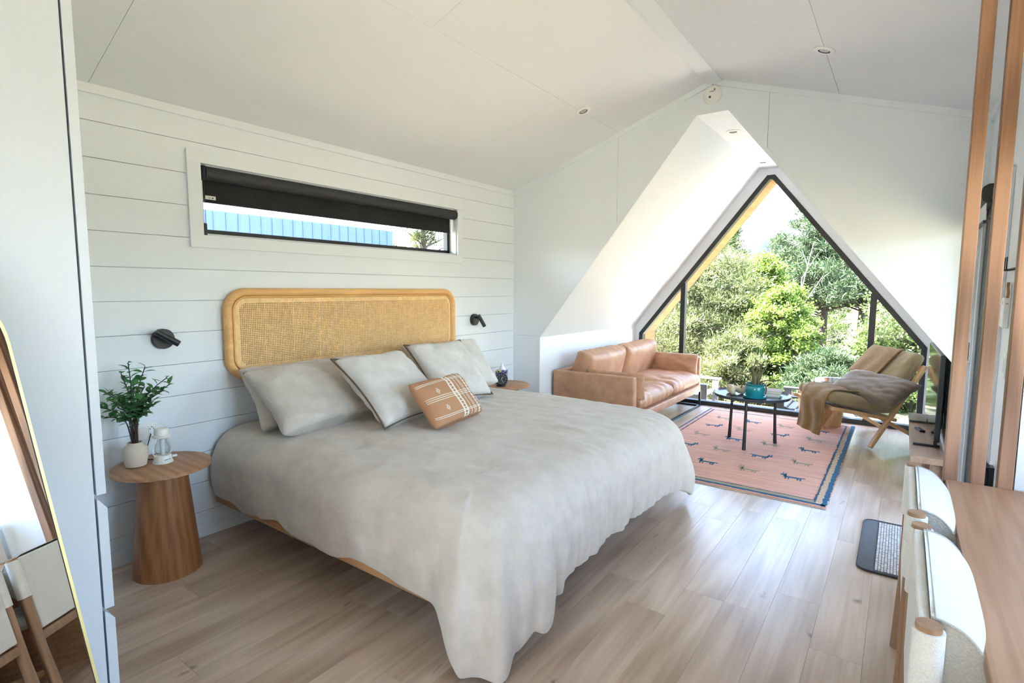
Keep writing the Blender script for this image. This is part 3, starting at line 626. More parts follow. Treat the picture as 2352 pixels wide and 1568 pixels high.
G().box(-.01, -.005, -.016, .016, -.032, .032).build('rocker', 'white_plastic', t, bevel=.002)
t = thing('handheld_vacuum', 'black handheld vacuum hung on the wall behind the posts', 'vacuum', (XR, 3.40, .60))
G().lathe([(.015, -.12), (.03, -.1), (.038, -.03), (.036, .03), (.02, .06), (.001, .065)], c=(-.044, 0, 0), n=24).build('dust_bin', 'black_plastic', t, smooth='auto')
G().tube([(-.04, .0, .05), (-.045, -.04, .09), (-.04, -.12, .09)], .012, 12).build('handle', 'dark_grey', t, smooth='auto')
G().box(-.02, 0, -.03, .03, -.05, .06).build('wall_bracket', 'black_plastic', t)

# ------------------------------------------------------------------ wardrobe and leaning mirror
WX, WYF = -1.65, .455
t = thing('wardrobe', 'tall white wardrobe whose side panel stands at the left edge', 'wardrobe', (WX, WYF, 0))
G().box(-.02, 0, -.62, 0, .0, 2.36).build('side_panel', 'white_lacquer', t, bevel=.001)
G().box(-1.70, -.022, -.60, -.004, .02, 2.34).build('carcass', 'white_lacquer', t)
def front(z0, z1, nm):
    G().prism([(.005, z0), (.026, z0), (.026, z1 - .026), (.008, z1), (.005, z1)], 'x', -1.70, 0).build(nm, 'white_lacquer', t)
front(.08, .352, 'drawer_front'); front(.358, .652, 'drawer_front'); front(.660, .955, 'drawer_front')
G().box(-.85, 0, .005, .026, .968, 2.35).build('door', 'white_lacquer', t, bevel=.001)
G().box(-1.70, -.853, .005, .026, .968, 2.35).build('door', 'white_lacquer', t, bevel=.001)
G().box(-1.70, -.02, -.05, -.02, .0, .08).build('plinth', 'white_lacquer', t)
# mirror: in-plane right edge from (-1.563,.315,1.271) to (-1.461,.384,.588)
DE, TH = R(21), R(10)
nrm = Vector((math.cos(DE) * math.cos(TH), math.sin(DE) * math.cos(TH), math.sin(TH)))
hor = Vector((math.sin(DE), -math.cos(DE), 0))
A = Vector((-1.461, .384, .588)); e1 = (Vector((-1.563, .315, 1.271)) - A); e1 -= nrm * e1.dot(nrm); e1.normalize()
hx = e1.cross(nrm); hx = hx if hx.dot(hor) > 0 else -hx
org = A - e1 * (A.z / e1.z)
mt = thing('arched_mirror', 'tall arch-topped leaning floor mirror with slim pale gold rim', 'mirror', org)
MW, MH, MR = .62, 1.60, .20
prof = [(0, .012), (0, MH - MR)] + [(MR - MR * math.cos(R(a)), MH - MR + MR * math.sin(R(a))) for a in range(6, 91, 6)] + [(MW - MR + MR * math.sin(R(a)), MH - MR + MR * math.cos(R(a))) for a in range(0, 91, 6)] + [(MW, .012)]
def mp_(p, d): return hx * p[0] + e1 * p[1] + nrm * d
inn = [(p[0] * (1 - .012 / MW * 1) + .006, .006 + p[1] * (1 - .012 / MH)) for p in prof]
n = len(prof)
G()._add([mp_(p, .002) for p in inn], [tuple(range(n))]).build('glass', 'mirror_glass', mt)
G()._add([mp_(p, 0) for p in inn] + [mp_(p, -.012) for p in inn], [tuple(range(n))] + [(i, (i + 1) % n, (i + 1) % n + n, i + n) for i in range(n)] + [tuple(range(2 * n - 1, n - 1, -1))]).build('backing', 'black_plastic', mt)
q = G(); q2 = G()
for i in range(n):
    j = (i + 1) % n
    q._add([mp_(prof[i], .005), mp_(prof[j], .005), mp_(inn[j], .004), mp_(inn[i], .004), mp_(prof[i], -.013), mp_(prof[j], -.013)], [(0, 1, 2, 3), (0, 4, 5, 1)])
    q2._add([mp_(inn[i], .004), mp_(inn[j], .004), mp_(inn[j], .0), mp_(inn[i], .0)], [(0, 1, 2, 3)])
q.build('rim', 'brass_edge', mt)
q2.build('rim_inner_edge', 'black_metal', mt)

# ------------------------------------------------------------------ bedside tables and what stands on them
def nightstand(label, loc):
    t = thing('bedside_table', label, 'side table', loc, 0, 'round wooden bedside tables')
    G().lathe([(.216, 0), (.228, .004), (.228, .020), (.220, .026), (.001, .026)], c=(0, 0, .554), n=64).build('table_top', 'table_oak', t, smooth='auto')
    G().lathe([(.16, 0), (.158, .02), (.112, .554)], n=56).build('cone_base', 'cone_walnut', t, smooth='auto')
nightstand('round oak bedside table on a cone base holding the plant and lantern', (-3.112, 1.158, 0))
nightstand('round oak bedside table beyond the bed holding the clock', (-3.10, 4.19, 0))
vz = .58
t = thing('potted_plant', 'leafy green plant in a pale clay vase on the near bedside table', 'plant', (-3.17, 1.06, vz))
G().lathe([(.036, 0), (.046, .006), (.057, .06), (.058, .088), (.052, .104), (.034, .116), (.033, .128), (.029, .128), (.030, .112), (.02, .108)], n=40).build('vase', 'vase_clay', t, smooth='auto')
G().lathe([(.03, .112), (.001, .113)], n=20).build('soil', 'soil', t)
lm = bpy.data.meshes.new('leaf')
lv = []; lf = []
LW = [(0, 0), (.1, .10), (.25, .21), (.42, .26), (.6, .235), (.78, .15), (.9, .07), (1, 0)]
for i_, (lx, lw) in enumerate(LW):
    dz = .10 * math.sin(lx * 2.2) - .12 * lx * lx
    lv += [(lx, lw, dz + lw * .25), (lx, 0, dz), (lx, -lw, dz + lw * .25)]
    if i_: k0 = (i_ - 1) * 3; lf += [(k0, k0 + 1, k0 + 4, k0 + 3), (k0 + 1, k0 + 2, k0 + 5, k0 + 4)]
lm.from_pydata(lv, [], lf); lm.validate(); lm.materials.append(MATS['leaf_house'])
for p in lm.polygons: p.use_smooth = True
pr = random.Random(5); sq = G()
tips = [(-.02, .0, .43), (.05, .05, .41), (-.03, -.09, .29), (.10, .13, .35), (.07, .12, .28), (-.05, -.16, .23), (.02, -.12, .30), (.09, -.03, .33), (-.08, .04, .33), (.02, .09, .22), (-.06, -.10, .16), (.10, .07, .22), (.0, -.04, .38), (.08, .02, .18), (.04, .16, .30), (.05, -.08, .22), (-.04, .08, .24), (.11, .0, .25), (.0, .06, .30), (.06, -.12, .27), (-.07, -.03, .26)]
for tx, ty, tz in tips:
    p0 = Vector((pr.uniform(-.012, .012), pr.uniform(-.012, .012), .11)); p3 = Vector((tx, ty, .11 + tz))
    mid = p0.lerp(p3, .5) + Vector((-tx * .25, -ty * .25, .05)); path = smoothpath([p0, mid, p3], 7)
    sq.tube(path, .0024, 5)
    nl_ = 14
    for kk in range(nl_):
        f = .42 + .58 * kk / (nl_ - 1); p = path[min(len(path) - 1, int(f * (len(path) - 1)))]
        o = bpy.data.objects.new('leaf', lm); COL.objects.link(o); o.parent = t
        sz = pr.uniform(.034, .058); d = Vector((pr.uniform(-1, 1), pr.uniform(-1, 1), pr.uniform(-.25, .7))).normalized()
        o.location = p; o.rotation_mode = 'QUATERNION'; o.rotation_quaternion = d.to_track_quat('X', 'Z') @ Quaternion((1, 0, 0), pr.uniform(-.6, .6)); o.scale = (sz, sz, sz)
sq.build('stems', 'stem', t, smooth=True)
t = thing('camping_lantern', 'small cream camping lantern with glass chimney on the bedside table', 'lantern', (-3.135, 1.172, vz), R(8))
G().lathe([(.047, 0), (.047, .006), (.043, .010), (.041, .034), (.038, .040), (.028, .042), (.001, .042)], n=40).build('base', 'cream_enamel', t, smooth='auto')
G().cyl((.02, .038, .026), (.026, .058, .026), .007, 14).build('dimmer_knob', 'cream_enamel', t, smooth='auto')
G().lathe([(.024, .042), (.034, .058), (.037, .076), (.033, .094), (.023, .112), (.021, .130), (.022, .138)], n=36, cap=False).build('glass_chimney', 'chimney_glass', t, smooth=True)
G().lathe([(.011, .042), (.011, .125), (.001, .126)], n=20).build('lamp_tube', 'white_plastic', t, smooth='auto')
cp = G().lathe([(.042, .136), (.043, .142), (.036, .148), (.034, .150), (.034, .176), (.028, .184), (.001, .186)], n=40).build('cap', 'cream_enamel', t, smooth='auto')
for s_ in (-1, 1):
    G().tube(smoothpath([(.0, s_ * .038, .038), (0, s_ * .05, .062), (0, s_ * .047, .086), (0, s_ * .036, .112), (0, s_ * .036, .150)], 6), .0028, 8).build('side_wire', 'cream_enamel', t, smooth=True)
G().tube(smoothpath([(0, -.034, .168), (-.01, -.02, .20), (-.012, 0, .207), (-.01, .02, .20), (0, .034, .168)], 6), .0016, 6).build('bail_handle', 'cream_enamel', t, smooth=True)
for y in (-.012, -.004, .004, .012): G().box(.0413, .0424, y - .003, y + .003, .019, .022).build('lettering', 'dark_grey', t)
tag(G().tube(smoothpath([(-3.35, 1.20, .69), (-3.30, 1.15, .60), (-3.235, 1.13, .587), (-3.20, 1.155, .587), (-3.165, 1.19, .587)], 8), .003, 6).build('charging_cable', 'black_plastic', smooth=True), 'thin black charging cable behind the lantern', 'cable')
cz = .58
t = thing('alarm_clock', 'round black bedside clock with white hands', 'clock', (-3.06, 4.055, cz), R(38))
G().lathe([(.045, 0), (.045, .014), (.001, .016)], n=24).build('foot', 'black_plastic', t, smooth='auto')
q = G(); q.cyl((0, -.018, .072), (0, .022, .072), .060, 40); bd = q.build('case', 'black_plastic', t, smooth='auto', bevel=.002)
fc = G().cyl((0, -.0192, .072), (0, -.018, .072), .053, 40).build('dial', 'clock_face', t, smooth='auto')
for k_ in range(12):
    a = R(30 * k_); G().bar((.040 * math.sin(a), -.0196, .072 + .040 * math.cos(a)), (.047 * math.sin(a), -.0196, .072 + .047 * math.cos(a)), .004, .0006, (0, 1, 0)).build('hour_mark', 'clock_mark', fc)
for a, l, w in ((R(40), .028, .004), (R(150), .042, .003)):
    G().bar((0, -.0205, .072), (l * math.sin(a), -.0205, .072 + l * math.cos(a)), w, .0006, (0, 1, 0)).build('hand', 'clock_mark', fc)
t = thing('tissue_box', 'small purple patterned tissue box behind the bedside clock', 'tissue box', (-3.165, 4.20, cz), R(30))
G().box(-.055, .055, -.055, .055, 0, .125).build('carton', 'box_print', t, bevel=.001)
G().grid(lambda u, v: (.035 * math.cos(u * 6.28) * (1 - .75 * v) + .012 * math.sin(u * 12.5) * (1 - v), .028 * math.sin(u * 6.28) * (1 - .8 * v), .122 + .07 * v + .012 * math.sin(u * 9)), 24, 8, cu=True).build('tissue', 'tissue', t, smooth=True)

# ------------------------------------------------------------------ headboard panel
HY0, HY1, HZ0, HZ1 = 1.615, 3.695, .925, 1.502
hb = thing('headboard', 'wide rattan headboard panel with cane webbing and rounded corners on the wall', 'headboard', (XL, (HY0 + HY1) / 2, (HZ0 + HZ1) / 2))
hw, hh = HY1 - HY0, HZ1 - HZ0
G().tube([(.030, p[0], p[1]) for p in rrect(hw - .052, hh - .052, .115, 12)], .026, 16, closed=True).build('rattan_frame', 'rattan', hb, smooth=True)
G().tube([(.042, p[0], p[1]) for p in rrect(hw - .112, hh - .112, .09, 12)], .007, 10, closed=True).build('inner_bead', 'rattan', hb, smooth=True)
G().prism([(p[0], p[1]) for p in rrect(hw - .06, hh - .06, .11, 8)], 'x', .003, .026).build('back_board', 'cane_back', hb)
iw, ih, ir = hw - .112, hh - .112, .09
def clipz(y):
    d = abs(y) - (iw / 2 - ir); return ih / 2 if d <= 0 else ih / 2 - ir + math.sqrt(max(0, ir * ir - d * d))
def clipy(z):
    d = abs(z) - (ih / 2 - ir); return iw / 2 if d <= 0 else iw / 2 - ir + math.sqrt(max(0, ir * ir - d * d))
q = G(); hr = random.Random(2)
y = -iw / 2 + .004; kk = 0
while y < iw / 2:
    zz = clipz(y); w = .0058 if (kk % 17) else .0085; q.box(.034, .0365, y - w / 2, y + w / 2, -zz, zz); y += .0118; kk += 1
z = -ih / 2 + .004
while z < ih / 2:
    yy = clipy(z); q.box(.0365, .0385, -yy, yy, z - .0027, z + .0027); z += .0118
stuff(q.build('cane_webbing', 'cane', hb))
G()._add([(.0375, p[0], p[1]) for p in rrect(iw, ih, ir, 10)] + [(.0375, p[0], p[1]) for p in rrect(iw - .07, ih - .07, ir - .03, 10)], [(i, (i + 1) % 44, (i + 1) % 44 + 44, i + 44) for i in range(44)]).build('braided_edge', 'cane', hb, solid=.005)

# ------------------------------------------------------------------ bed
BX0, BX1, BY0, BY1 = -3.345, -1.19, 1.525, 3.825
bd = thing('bed_frame', 'low oak platform bed frame showing under the linen duvet', 'bed', (BX0, 2.675, 0))
bl, bw = BX1 - BX0, (BY1 - BY0) / 2
G().box(0, bl, -bw, -bw + .035, .2, .30).build('side_rail', 'bed_oak', bd, bevel=.004)
G().box(0, bl, bw - .035, bw, .2, .30).build('side_rail', 'bed_oak', bd, bevel=.004)
G().box(bl - .035, bl, -bw + .036, bw - .036, .2, .30).build('foot_rail', 'bed_oak', bd, bevel=.004)
G().box(0, .03, -bw + .036, bw - .036, .2, .36).build('head_rail', 'bed_oak', bd, bevel=.004)
for k_ in range(11): G().box(.05 + k_ * .19, .16 + k_ * .19, -bw + .04, bw - .04, .27, .29).build('slat', 'bed_oak', bd)
for sx in (.35, bl - .45):
    for sy in (-.7, .7): G().box(sx, sx + .08, sy - .04, sy + .04, 0, .265).build('leg', 'bed_oak', bd, bevel=.004)
G().box(.3, bl - .3, -.04, .04, .2, .268).build('centre_beam', 'bed_oak', bd)
mt_ = tag(G().box(BX0 + .02, BX1 - .16, BY0 + .17, BY1 - .17, .302, .555).build('mattress', 'linen_pillow', bevel=.08, seg=5, smooth=True), 'thick mattress hidden under the linen duvet', 'mattress')

# duvet: top sheet, rounded shoulder, hanging skirt with folds and fuller foot corners, rolled hem
def vgrid(a, b, sd):
    g = np.random.default_rng(sd).normal(size=(260, 260)); i = np.floor(a).astype(int); j = np.floor(b).astype(int); fa = a - i; fb = b - j
    fa = fa * fa * (3 - 2 * fa); fb = fb * fb * (3 - 2 * fb); i %= 259; j %= 259
    return (g[i, j] * (1 - fa) + g[i + 1, j] * fa) * (1 - fb) + (g[i, j + 1] * (1 - fa) + g[i + 1, j + 1] * fa) * fb
def duvet():
    xf, yn, yf, rc, xh = -1.365, 1.70, 3.65, .16, -3.325
    per = []                                   # (x, y, nx, ny, distance past near corner, distance past far corner)
    c1 = (xf - rc, yn + rc); c2 = (xf - rc, yf - rc); L1 = c1[0] - xh; La = rc * math.pi / 2; Lf = c2[1] - c1[1]
    def emit(x, y, nx, ny, s): per.append((x, y, nx, ny, s))
    for k in range(84): t = k / 84; emit(xh + L1 * t, yn, 0, -1, L1 * t)
    for k in range(40): a = math.pi / 2 * k / 40; emit(c1[0] + rc * math.sin(a), c1[1] - rc * math.cos(a), math.sin(a), -math.cos(a), L1 + (La + .34) * k / 40)
    for k in range(90): t = k / 90; emit(xf, c1[1] + Lf * t, 1, 0, L1 + La + .34 + Lf * t)
    for k in range(40): a = math.pi / 2 * k / 40; emit(c2[0] + rc * math.cos(a), c2[1] + rc * math.sin(a), math.cos(a), math.sin(a), L1 + La + .34 + Lf + (La + .34) * k / 40)
    for k in range(85): t = k / 84; emit(c2[0] - L1 * t, yf, 0, 1, L1 + 2 * (La + .34) + Lf + L1 * t)
    A = np.array(per); n = len(A); S_ = A[:, 4]; s1 = S_ - (L1 + (La + .34) / 2); s2 = S_ - (L1 + La + .34 + Lf + (La + .34) / 2)
    g = lambda s, c, w: np.exp(-((s - c) / w) ** 2)
    foot = np.clip(1 - np.abs(S_ - (L1 + La + .34 + Lf / 2)) / (Lf / 2 + .2), 0, 1) > 0
    drop = .20 + .035 * foot + .012 * vgrid(S_ * 6, S_ * 0 + 3.3, 1)
    drop = drop + .16 * g(s1, .0, .20) + .12 * g(s1, -.03, .12) + .10 * g(s1, .27, .07) + .05 * g(s1, .43, .06) + .17 * g(s2, -.02, .15) + .05 * g(s2, -.3, .1)
    outw = .15 * g(s1, -.02, .20) + .035 * g(s1, .26, .07) + .02 * g(s1, .42, .06) + .13 * g(s2, -.02, .17) - .045 * g(s1, -.25, .05) - .045 * g(s1, .17, .04) - .02 * g(s1, .35, .04)
    fold = .02 * np.sin(s1 * 44 + .6) * g(s1, .05, .30) + .012 * np.sin(s2 * 36) * g(s2, -.1, .28)
    fold = fold + .0075 * vgrid(S_ * 16, S_ * 0 + 7.7, 4) * np.where(foot, 1, .35) + .006 * vgrid(S_ * 34, S_ * 0 + 1.7, 5) * np.where(foot, 1, .3)
    RS, ZT = .205, .648; rows = []
    spx = np.clip(A[:, 0], xh, -2.05); spy = np.full(n, 2.675)
    for k in range(30):
        t = (k / 29) ** .8; x = spx + (A[:, 0] - spx) * t; y = spy + (A[:, 1] - spy) * t
        rows.append(np.stack([x, y, np.full(n, ZT + .012 * (1 - t ** 2)) - .010 * np.clip((x + 1.9) / .5, 0, 1)], 1))
    for k in range(1, 11):
        th = math.pi / 2 * k / 10; o = RS * math.sin(th); w = (k / 10) ** 2
        rows.append(np.stack([A[:, 0] + A[:, 2] * (o + (outw * .35 + fold * .5) * w), A[:, 1] + A[:, 3] * (o + (outw * .35 + fold * .5) * w), np.full(n, ZT - .010 * 1.0 * (A[:, 0] > -1.45) - RS * (1 - math.cos(th)))], 1))
    z0 = rows[-1][:, 2]
    for k in range(1, 19):
        t = k / 18; o = RS + outw * (.35 + .65 * math.sin(t * math.pi * .62)) + fold * (.5 + .8 * t) + .012 * math.sin(t * 3.0) - .012 * t
        rows.append(np.stack([A[:, 0] + A[:, 2] * o, A[:, 1] + A[:, 3] * o, z0 - drop * t], 1))
    for dx, dz in ((-.008, -.008), (-.022, -.010), (-.036, -.002), (-.042, .014), (-.044, .05)):
        rows.append(np.stack([A[:, 0] + A[:, 2] * (o + dx), A[:, 1] + A[:, 3] * (o + dx), z0 - drop + dz], 1))
    P = np.stack(rows, 0); m = len(rows)
    gx = np.gradient(P, axis=0); gy = np.gradient(P, axis=1); nm = np.cross(gx, gy); nm /= np.maximum(np.linalg.norm(nm, axis=-1, keepdims=True), 1e-9)
    if nm[20, n // 2, 2] < 0: nm = -nm
    X, Y, Z = P[..., 0], P[..., 1], P[..., 2]
    rid = lambda a, b, sd: .6 - np.abs(vgrid(a, b, sd))
    wy = Y * 1.0 + .05 * vgrid(X * 3 + 40, Y * 3 + 40, 21)
    wr = .0045 * vgrid(X * 2.6 + 30, Y * 3.4 + 30, 11) + .0058 * rid(X * 2.0 + Z * 2.2 + 50, wy * 11 + 50, 12) + .0038 * rid(X * 4 + Z * 4 + 60, wy * 21 + 60, 13)
    wr += .0046 * rid(X * 8 + 20, Y * 5 + Z * 4 + 20, 14)
    fade = np.ones(m); fade[-5:] = .3; fade[:7] = np.linspace(0, 1, 7)
    P = P + nm * (wr * fade[:, None])[..., None]
    P[..., 2] = np.maximum(P[..., 2], .02); P[..., 0] = np.maximum(P[..., 0], -3.335)
    I, J = np.meshgrid(np.arange(m - 1), np.arange(n - 1), indexing='ij'); a = (I * n + J).ravel()
    q = G(); q.v = [tuple(v) for v in P.reshape(-1, 3)]; q.f = [tuple(f) for f in np.stack([a, a + n, a + n + 1, a + 1], 1).tolist()]
    return q
dv_ = duvet().build('duvet', 'linen', smooth=True)
weld_me = dv_.data; bm = bmesh.new(); bm.from_mesh(weld_me); bmesh.ops.remove_doubles(bm, verts=bm.verts, dist=.002); bmesh.ops.recalc_face_normals(bm, faces=bm.faces)
if sum(f.normal.z for f in bm.faces) < 0: bmesh.ops.reverse_faces(bm, faces=bm.faces)
bm.to_mesh(weld_me); bm.free()
md = dv_.modifiers.new('subdivision', 'SUBSURF'); md.levels = 1; md.render_levels = 1
tag(dv_, 'crumpled oatmeal linen duvet draped over the bed', 'duvet')

def pillow(name, label, cat, w, h, t_, bottom, tilt, rz, mat, pipe=None, seed=0, parts=None, ear=.10, group=None, roll=0, back=None, wob=1.0, nu=40, nv=36, pw_=3.4):
    """pillow standing on its lower edge; local x right, z up, y = thickness (front is -y)"""
    o = thing(name, label, cat, bottom, 0, group)
    M = Matrix.Rotation(rz, 4, 'Z') @ Matrix.Rotation(-tilt, 4, 'X') @ Matrix.Rotation(roll, 4, 'Y')
    o.rotation_euler = M.to_euler()
    def edge(u, v):
        cx = 1 - ear * (1 - v * v) ** 1.0 * abs(u) ** 3; cz = 1 - ear * (1 - u * u) * abs(v) ** 3
        return u * w / 2 * cx, v * h / 2 * cz + h / 2
    def side(s_):
        def fn(a, b):
            u, v = 2 * a - 1, 2 * b - 1
            u = math.copysign(abs(u) ** .8, u); v = math.copysign(abs(v) ** .8, v)
            x, z = edge(u, v)
            th = (max(0, 1 - abs(u) ** pw_) * max(0, 1 - abs(v) ** pw_)) ** .5
            wr = 1 + .12 * vnoise(u * 3 + seed, v * 3, seed + s_) + .06 * vnoise(u * 8, v * 7, seed * 2)
            wr += .10 * math.sin(v * 17 + seed + 2 * u) * abs(u) ** 5 + .10 * math.sin(u * 19 + seed * 2 + 2 * v) * abs(v) ** 5
            wr = 1 + (wr - 1) * wob; sag = .016 * wob * vnoise(u * 2 + seed, v * 2, seed + 5) * th
            rc = 1 - .045 * (abs(u) * abs(v)) ** 5; x *= rc; z = h / 2 + (z - h / 2) * rc
            return (x, s_ * t_ / 2 * th * wr + sag, z - .02 * th * (1 - v))
        return fn
    g = G().grid(side(-1), nu, nv)
    body = G().grid(side(-1), nu, nv).grid(side(1), nu, nv)
    me = body.build('cushion_body', mat, o, smooth=True).data
    bm = bmesh.new(); bm.from_mesh(me); bmesh.ops.remove_doubles(bm, verts=bm.verts, dist=.0008); bmesh.ops.recalc_face_normals(bm, faces=bm.faces); bm.to_mesh(me); bm.free()
    if pipe:
        pts = [(*edge(-1 + 2 * k / 20, -1), ) for k in range(20)] + [(*edge(1, -1 + 2 * k / 20), ) for k in range(20)] + [(*edge(1 - 2 * k / 20, 1), ) for k in range(20)] + [(*edge(-1, 1 - 2 * k / 20), ) for k in range(20)]
        G().tube([(p[0], 0, p[1]) for p in pts], .006, 8, closed=True).build('piping', pipe, o, smooth=True)
    if parts: parts(o, side(-1), edge)
    return o
# rz: 90 degrees turns the front (-y local) towards +x (the foot of the bed)
Q90 = R(90)
PZ = .655
pillow('sleeping_pillow', 'oatmeal linen pillow at the back, against the wall nearest the plant', 'pillow', .92, .44, .19, (-2.98, 2.08, PZ + .01), R(36), Q90, 'linen_pillow', seed=1.3, group='linen sleeping pillows')
pillow('sleeping_pillow', 'oatmeal linen pillow lying in front, nearest the plant', 'pillow', .96, .52, .20, (-2.78, 2.10, PZ + .02), R(50), R(93), 'linen_pillow', seed=2.9, group='linen sleeping pillows')
pillow('sleeping_pillow', 'pale linen pillow at the far side of the bed by the clock', 'pillow', .90, .50, .19, (-2.90, 3.36, PZ + .01), R(40), R(88), 'linen_light', seed=4.1, group='linen sleeping pillows')
pillow('square_cushion', 'square linen cushion with brown edging in the middle left of the bed', 'cushion', .64, .58, .19, (-2.47, 2.40, PZ + .02), R(48), R(97), 'linen_light', pipe='piping', seed=6.2, ear=.12, group='square edged cushions')
pillow('square_cushion', 'square linen cushion with brown edging behind the tan lumbar cushion', 'cushion', .58, .55, .19, (-2.60, 3.02, PZ + .02), R(42), R(86), 'linen_light', pipe='piping', seed=7.7, ear=.12, group='square edged cushions')
def stripes(o, fn, edge):
    def strip(u0, u1, v0, v1, n, mat, nm, lift=.0015):
        vert = abs(u1 - u0) < abs(v1 - v0)
        def f2(a, b):
            # undo the concentration used by the cushion surface
            u = u0 + (u1 - u0) * a; v = v0 + (v1 - v0) * b
            iu = .5 + .5 * math.copysign(abs(u) ** 1.25, u); iv = .5 + .5 * math.copysign(abs(v) ** 1.25, v)
            p = fn(iu, iv); return (p[0], p[1] - lift, p[2])
        G().grid(f2, 3 if vert else n, n if vert else 3).build(nm, mat, o, smooth=True, solid=.001)
    for u, w in ((-.04, .05), (.10, .05), (.62, .05)):
        strip(u, u + w, -.97, .97, 30, 'white_thread', 'woven_stripe')
    for u in (.27, .41, .47): strip(u, u + .016, -.97, .97, 30, 'white_thread', 'woven_stripe')
    for v in (-.66, -.60, -.02, .05, .12, .66, .72): strip(-.97, .97, v, v + .02, 40, 'white_thread', 'woven_stripe')
    for u in (.025, .06, .655):
        for k in range(15): strip(u - .06, u + .075, -.9 + k * .125, -.9 + k * .125 + .028, 5, 'white_thread', 'stitch', .0012)
    for u, v in ((-.52, .32), (-.52, -.34), (.84, .32), (.84, -.34)):
        for r_ in (.075, .035):
            pts = [(u - r_ * .8, v), (u, v + r_ * 1.5), (u + r_ * .8, v), (u, v - r_ * 1.5)]
            P3 = []
            for i in range(4):
                for s2 in range(4):
                    a = pts[i]; b = pts[(i + 1) % 4]; uu = a[0] + (b[0] - a[0]) * s2 / 4; vv = a[1] + (b[1] - a[1]) * s2 / 4
                    p = fn(.5 + .5 * math.copysign(abs(uu) ** 1.25, uu), .5 + .5 * math.copysign(abs(vv) ** 1.25, vv)); P3.append((p[0], p[1] - .0015, p[2]))
            G().tube(P3, .0016, 5, closed=True).build('diamond', 'white_thread', o)
pillow('lumbar_cushion', 'tan lumbar cushion with white woven stripes and diamonds', 'cushion', .54, .33, .15, (-2.22, 2.52, PZ + .02), R(40), R(98), 'tan_cloth', seed=9.1, ear=.08, parts=stripes, wob=.3)

# ------------------------------------------------------------------ sofa (local: x from back to front, y along the length)
SX, SY0, SY1 = -2.99, 4.88, 7.05
so = thing('leather_sofa', 'tan leather two-seat sofa on a thin black sled base', 'sofa', (SX, (SY0 + SY1) / 2, 0))
sd, sl = .95, (SY1 - SY0) / 2
def softbox(g, x0, x1, y0, y1, z0, z1): return g.box(x0, x1, y0, y1, z0, z1)
G().box(0, sd - .03, -sl, -sl + .09, .20, .645).build('arm', 'leather', so, bevel=.018, seg=4, smooth=True)
G().box(0, sd - .03, sl - .09, sl, .20, .645).build('arm', 'leather', so, bevel=.018, seg=4, smooth=True)
G().box(0, .10, -sl + .092, sl - .092, .20, .645).build('back_frame', 'leather', so, bevel=.018, seg=4, smooth=True)
G().box(.102, sd, -sl + .092, sl - .092, .20, .285).build('seat_base', 'leather', so, bevel=.012, seg=3, smooth=True)
def cushion_mesh(w, d, h, seed, pleat=.0, nu=40, nv=36):
    """seat-type cushion: x depth d, y width w, z height h, superellipsoid with gathered front folds"""
    def fn(s_):
        def f(a, b):
            u, v = 2 * a - 1, 2 * b - 1
            u = math.copysign(abs(u) ** .7, u); v = math.copysign(abs(v) ** .7, v)
            th = (max(0, 1 - abs(u) ** 7) * max(0, 1 - abs(v) ** 7)) ** .34
            wr = pleat * math.sin(v * 22 + 3 * math.sin(u * 2.3 + seed) + seed) * (max(0, abs(u) - .05)) * th
            wr += pleat * .8 * vnoise(u * 4 + seed, v * 5, seed)
            x = u * d / 2 * (1 - .015 * math.cos(v * 24 + seed)); y = v * w / 2
            return (x, y, h / 2 * s_ * th * (1 + .10 * (1 - u * u) * (1 - v * v)) + (wr if s_ > 0 else 0) * th)
        return f
    g = G().grid(fn(1), nu, nv).grid(fn(-1), nu, nv)
    return g
def weld(o, d=.001):
    me = o.data; bm = bmesh.new(); bm.from_mesh(me); bmesh.ops.remove_doubles(bm, verts=bm.verts, dist=d); bmesh.ops.recalc_face_normals(bm, faces=bm.faces); bm.to_mesh(me); bm.free(); return o
cw = sl - .095
for s_, sd_ in ((-1, 1.2), (1, 3.4)):
    o = weld(cushion_mesh(cw, .80, .185, sd_, .012).build('seat_cushion', 'leather', so, smooth=True)); o.location = (.548, s_ * cw / 2, .372)
for s_, sd_ in ((-1, 5.2), (1, 7.1)):
    o = weld(cushion_mesh(cw - .02, .46, .24, sd_, .016).build('back_cushion', 'leather', so, smooth=True)); o.location = (.245, s_ * cw / 2, .615); o.rotation_euler = (0, R(-76), 0)
b_ = .012
for x in (.10, sd - .02):
    for y in (-sl + .42, sl - .06): G().box(x - b_, x + b_, y - b_, y + b_, b_, .2).build('leg', 'black_metal', so)
q = G()
for x in (.10, sd - .02): q.box(x - b_, x + b_, -sl + .42 - b_, sl - .06 + b_, 0, .024)
for y in (-sl + .42, sl - .06): q.box(.10, sd - .02, y - b_, y + b_, 0, .024)
q.build('sled_base', 'black_metal', so)
pillow('arm_cushion', 'tan leather cushion resting against the sofa arm nearest the bed', 'cushion', .66, .27, .13, (-2.34, 5.045, .405), R(6), R(180), 'leather', seed=3.3, ear=.05, group='leather arm cushions')
pillow('arm_cushion', 'tan leather cushion resting against the sofa arm by the big window', 'cushion', .68, .28, .15, (-2.40, 6.88, .41), R(8), R(0), 'leather', seed=8.3, ear=.05, group='leather arm cushions')

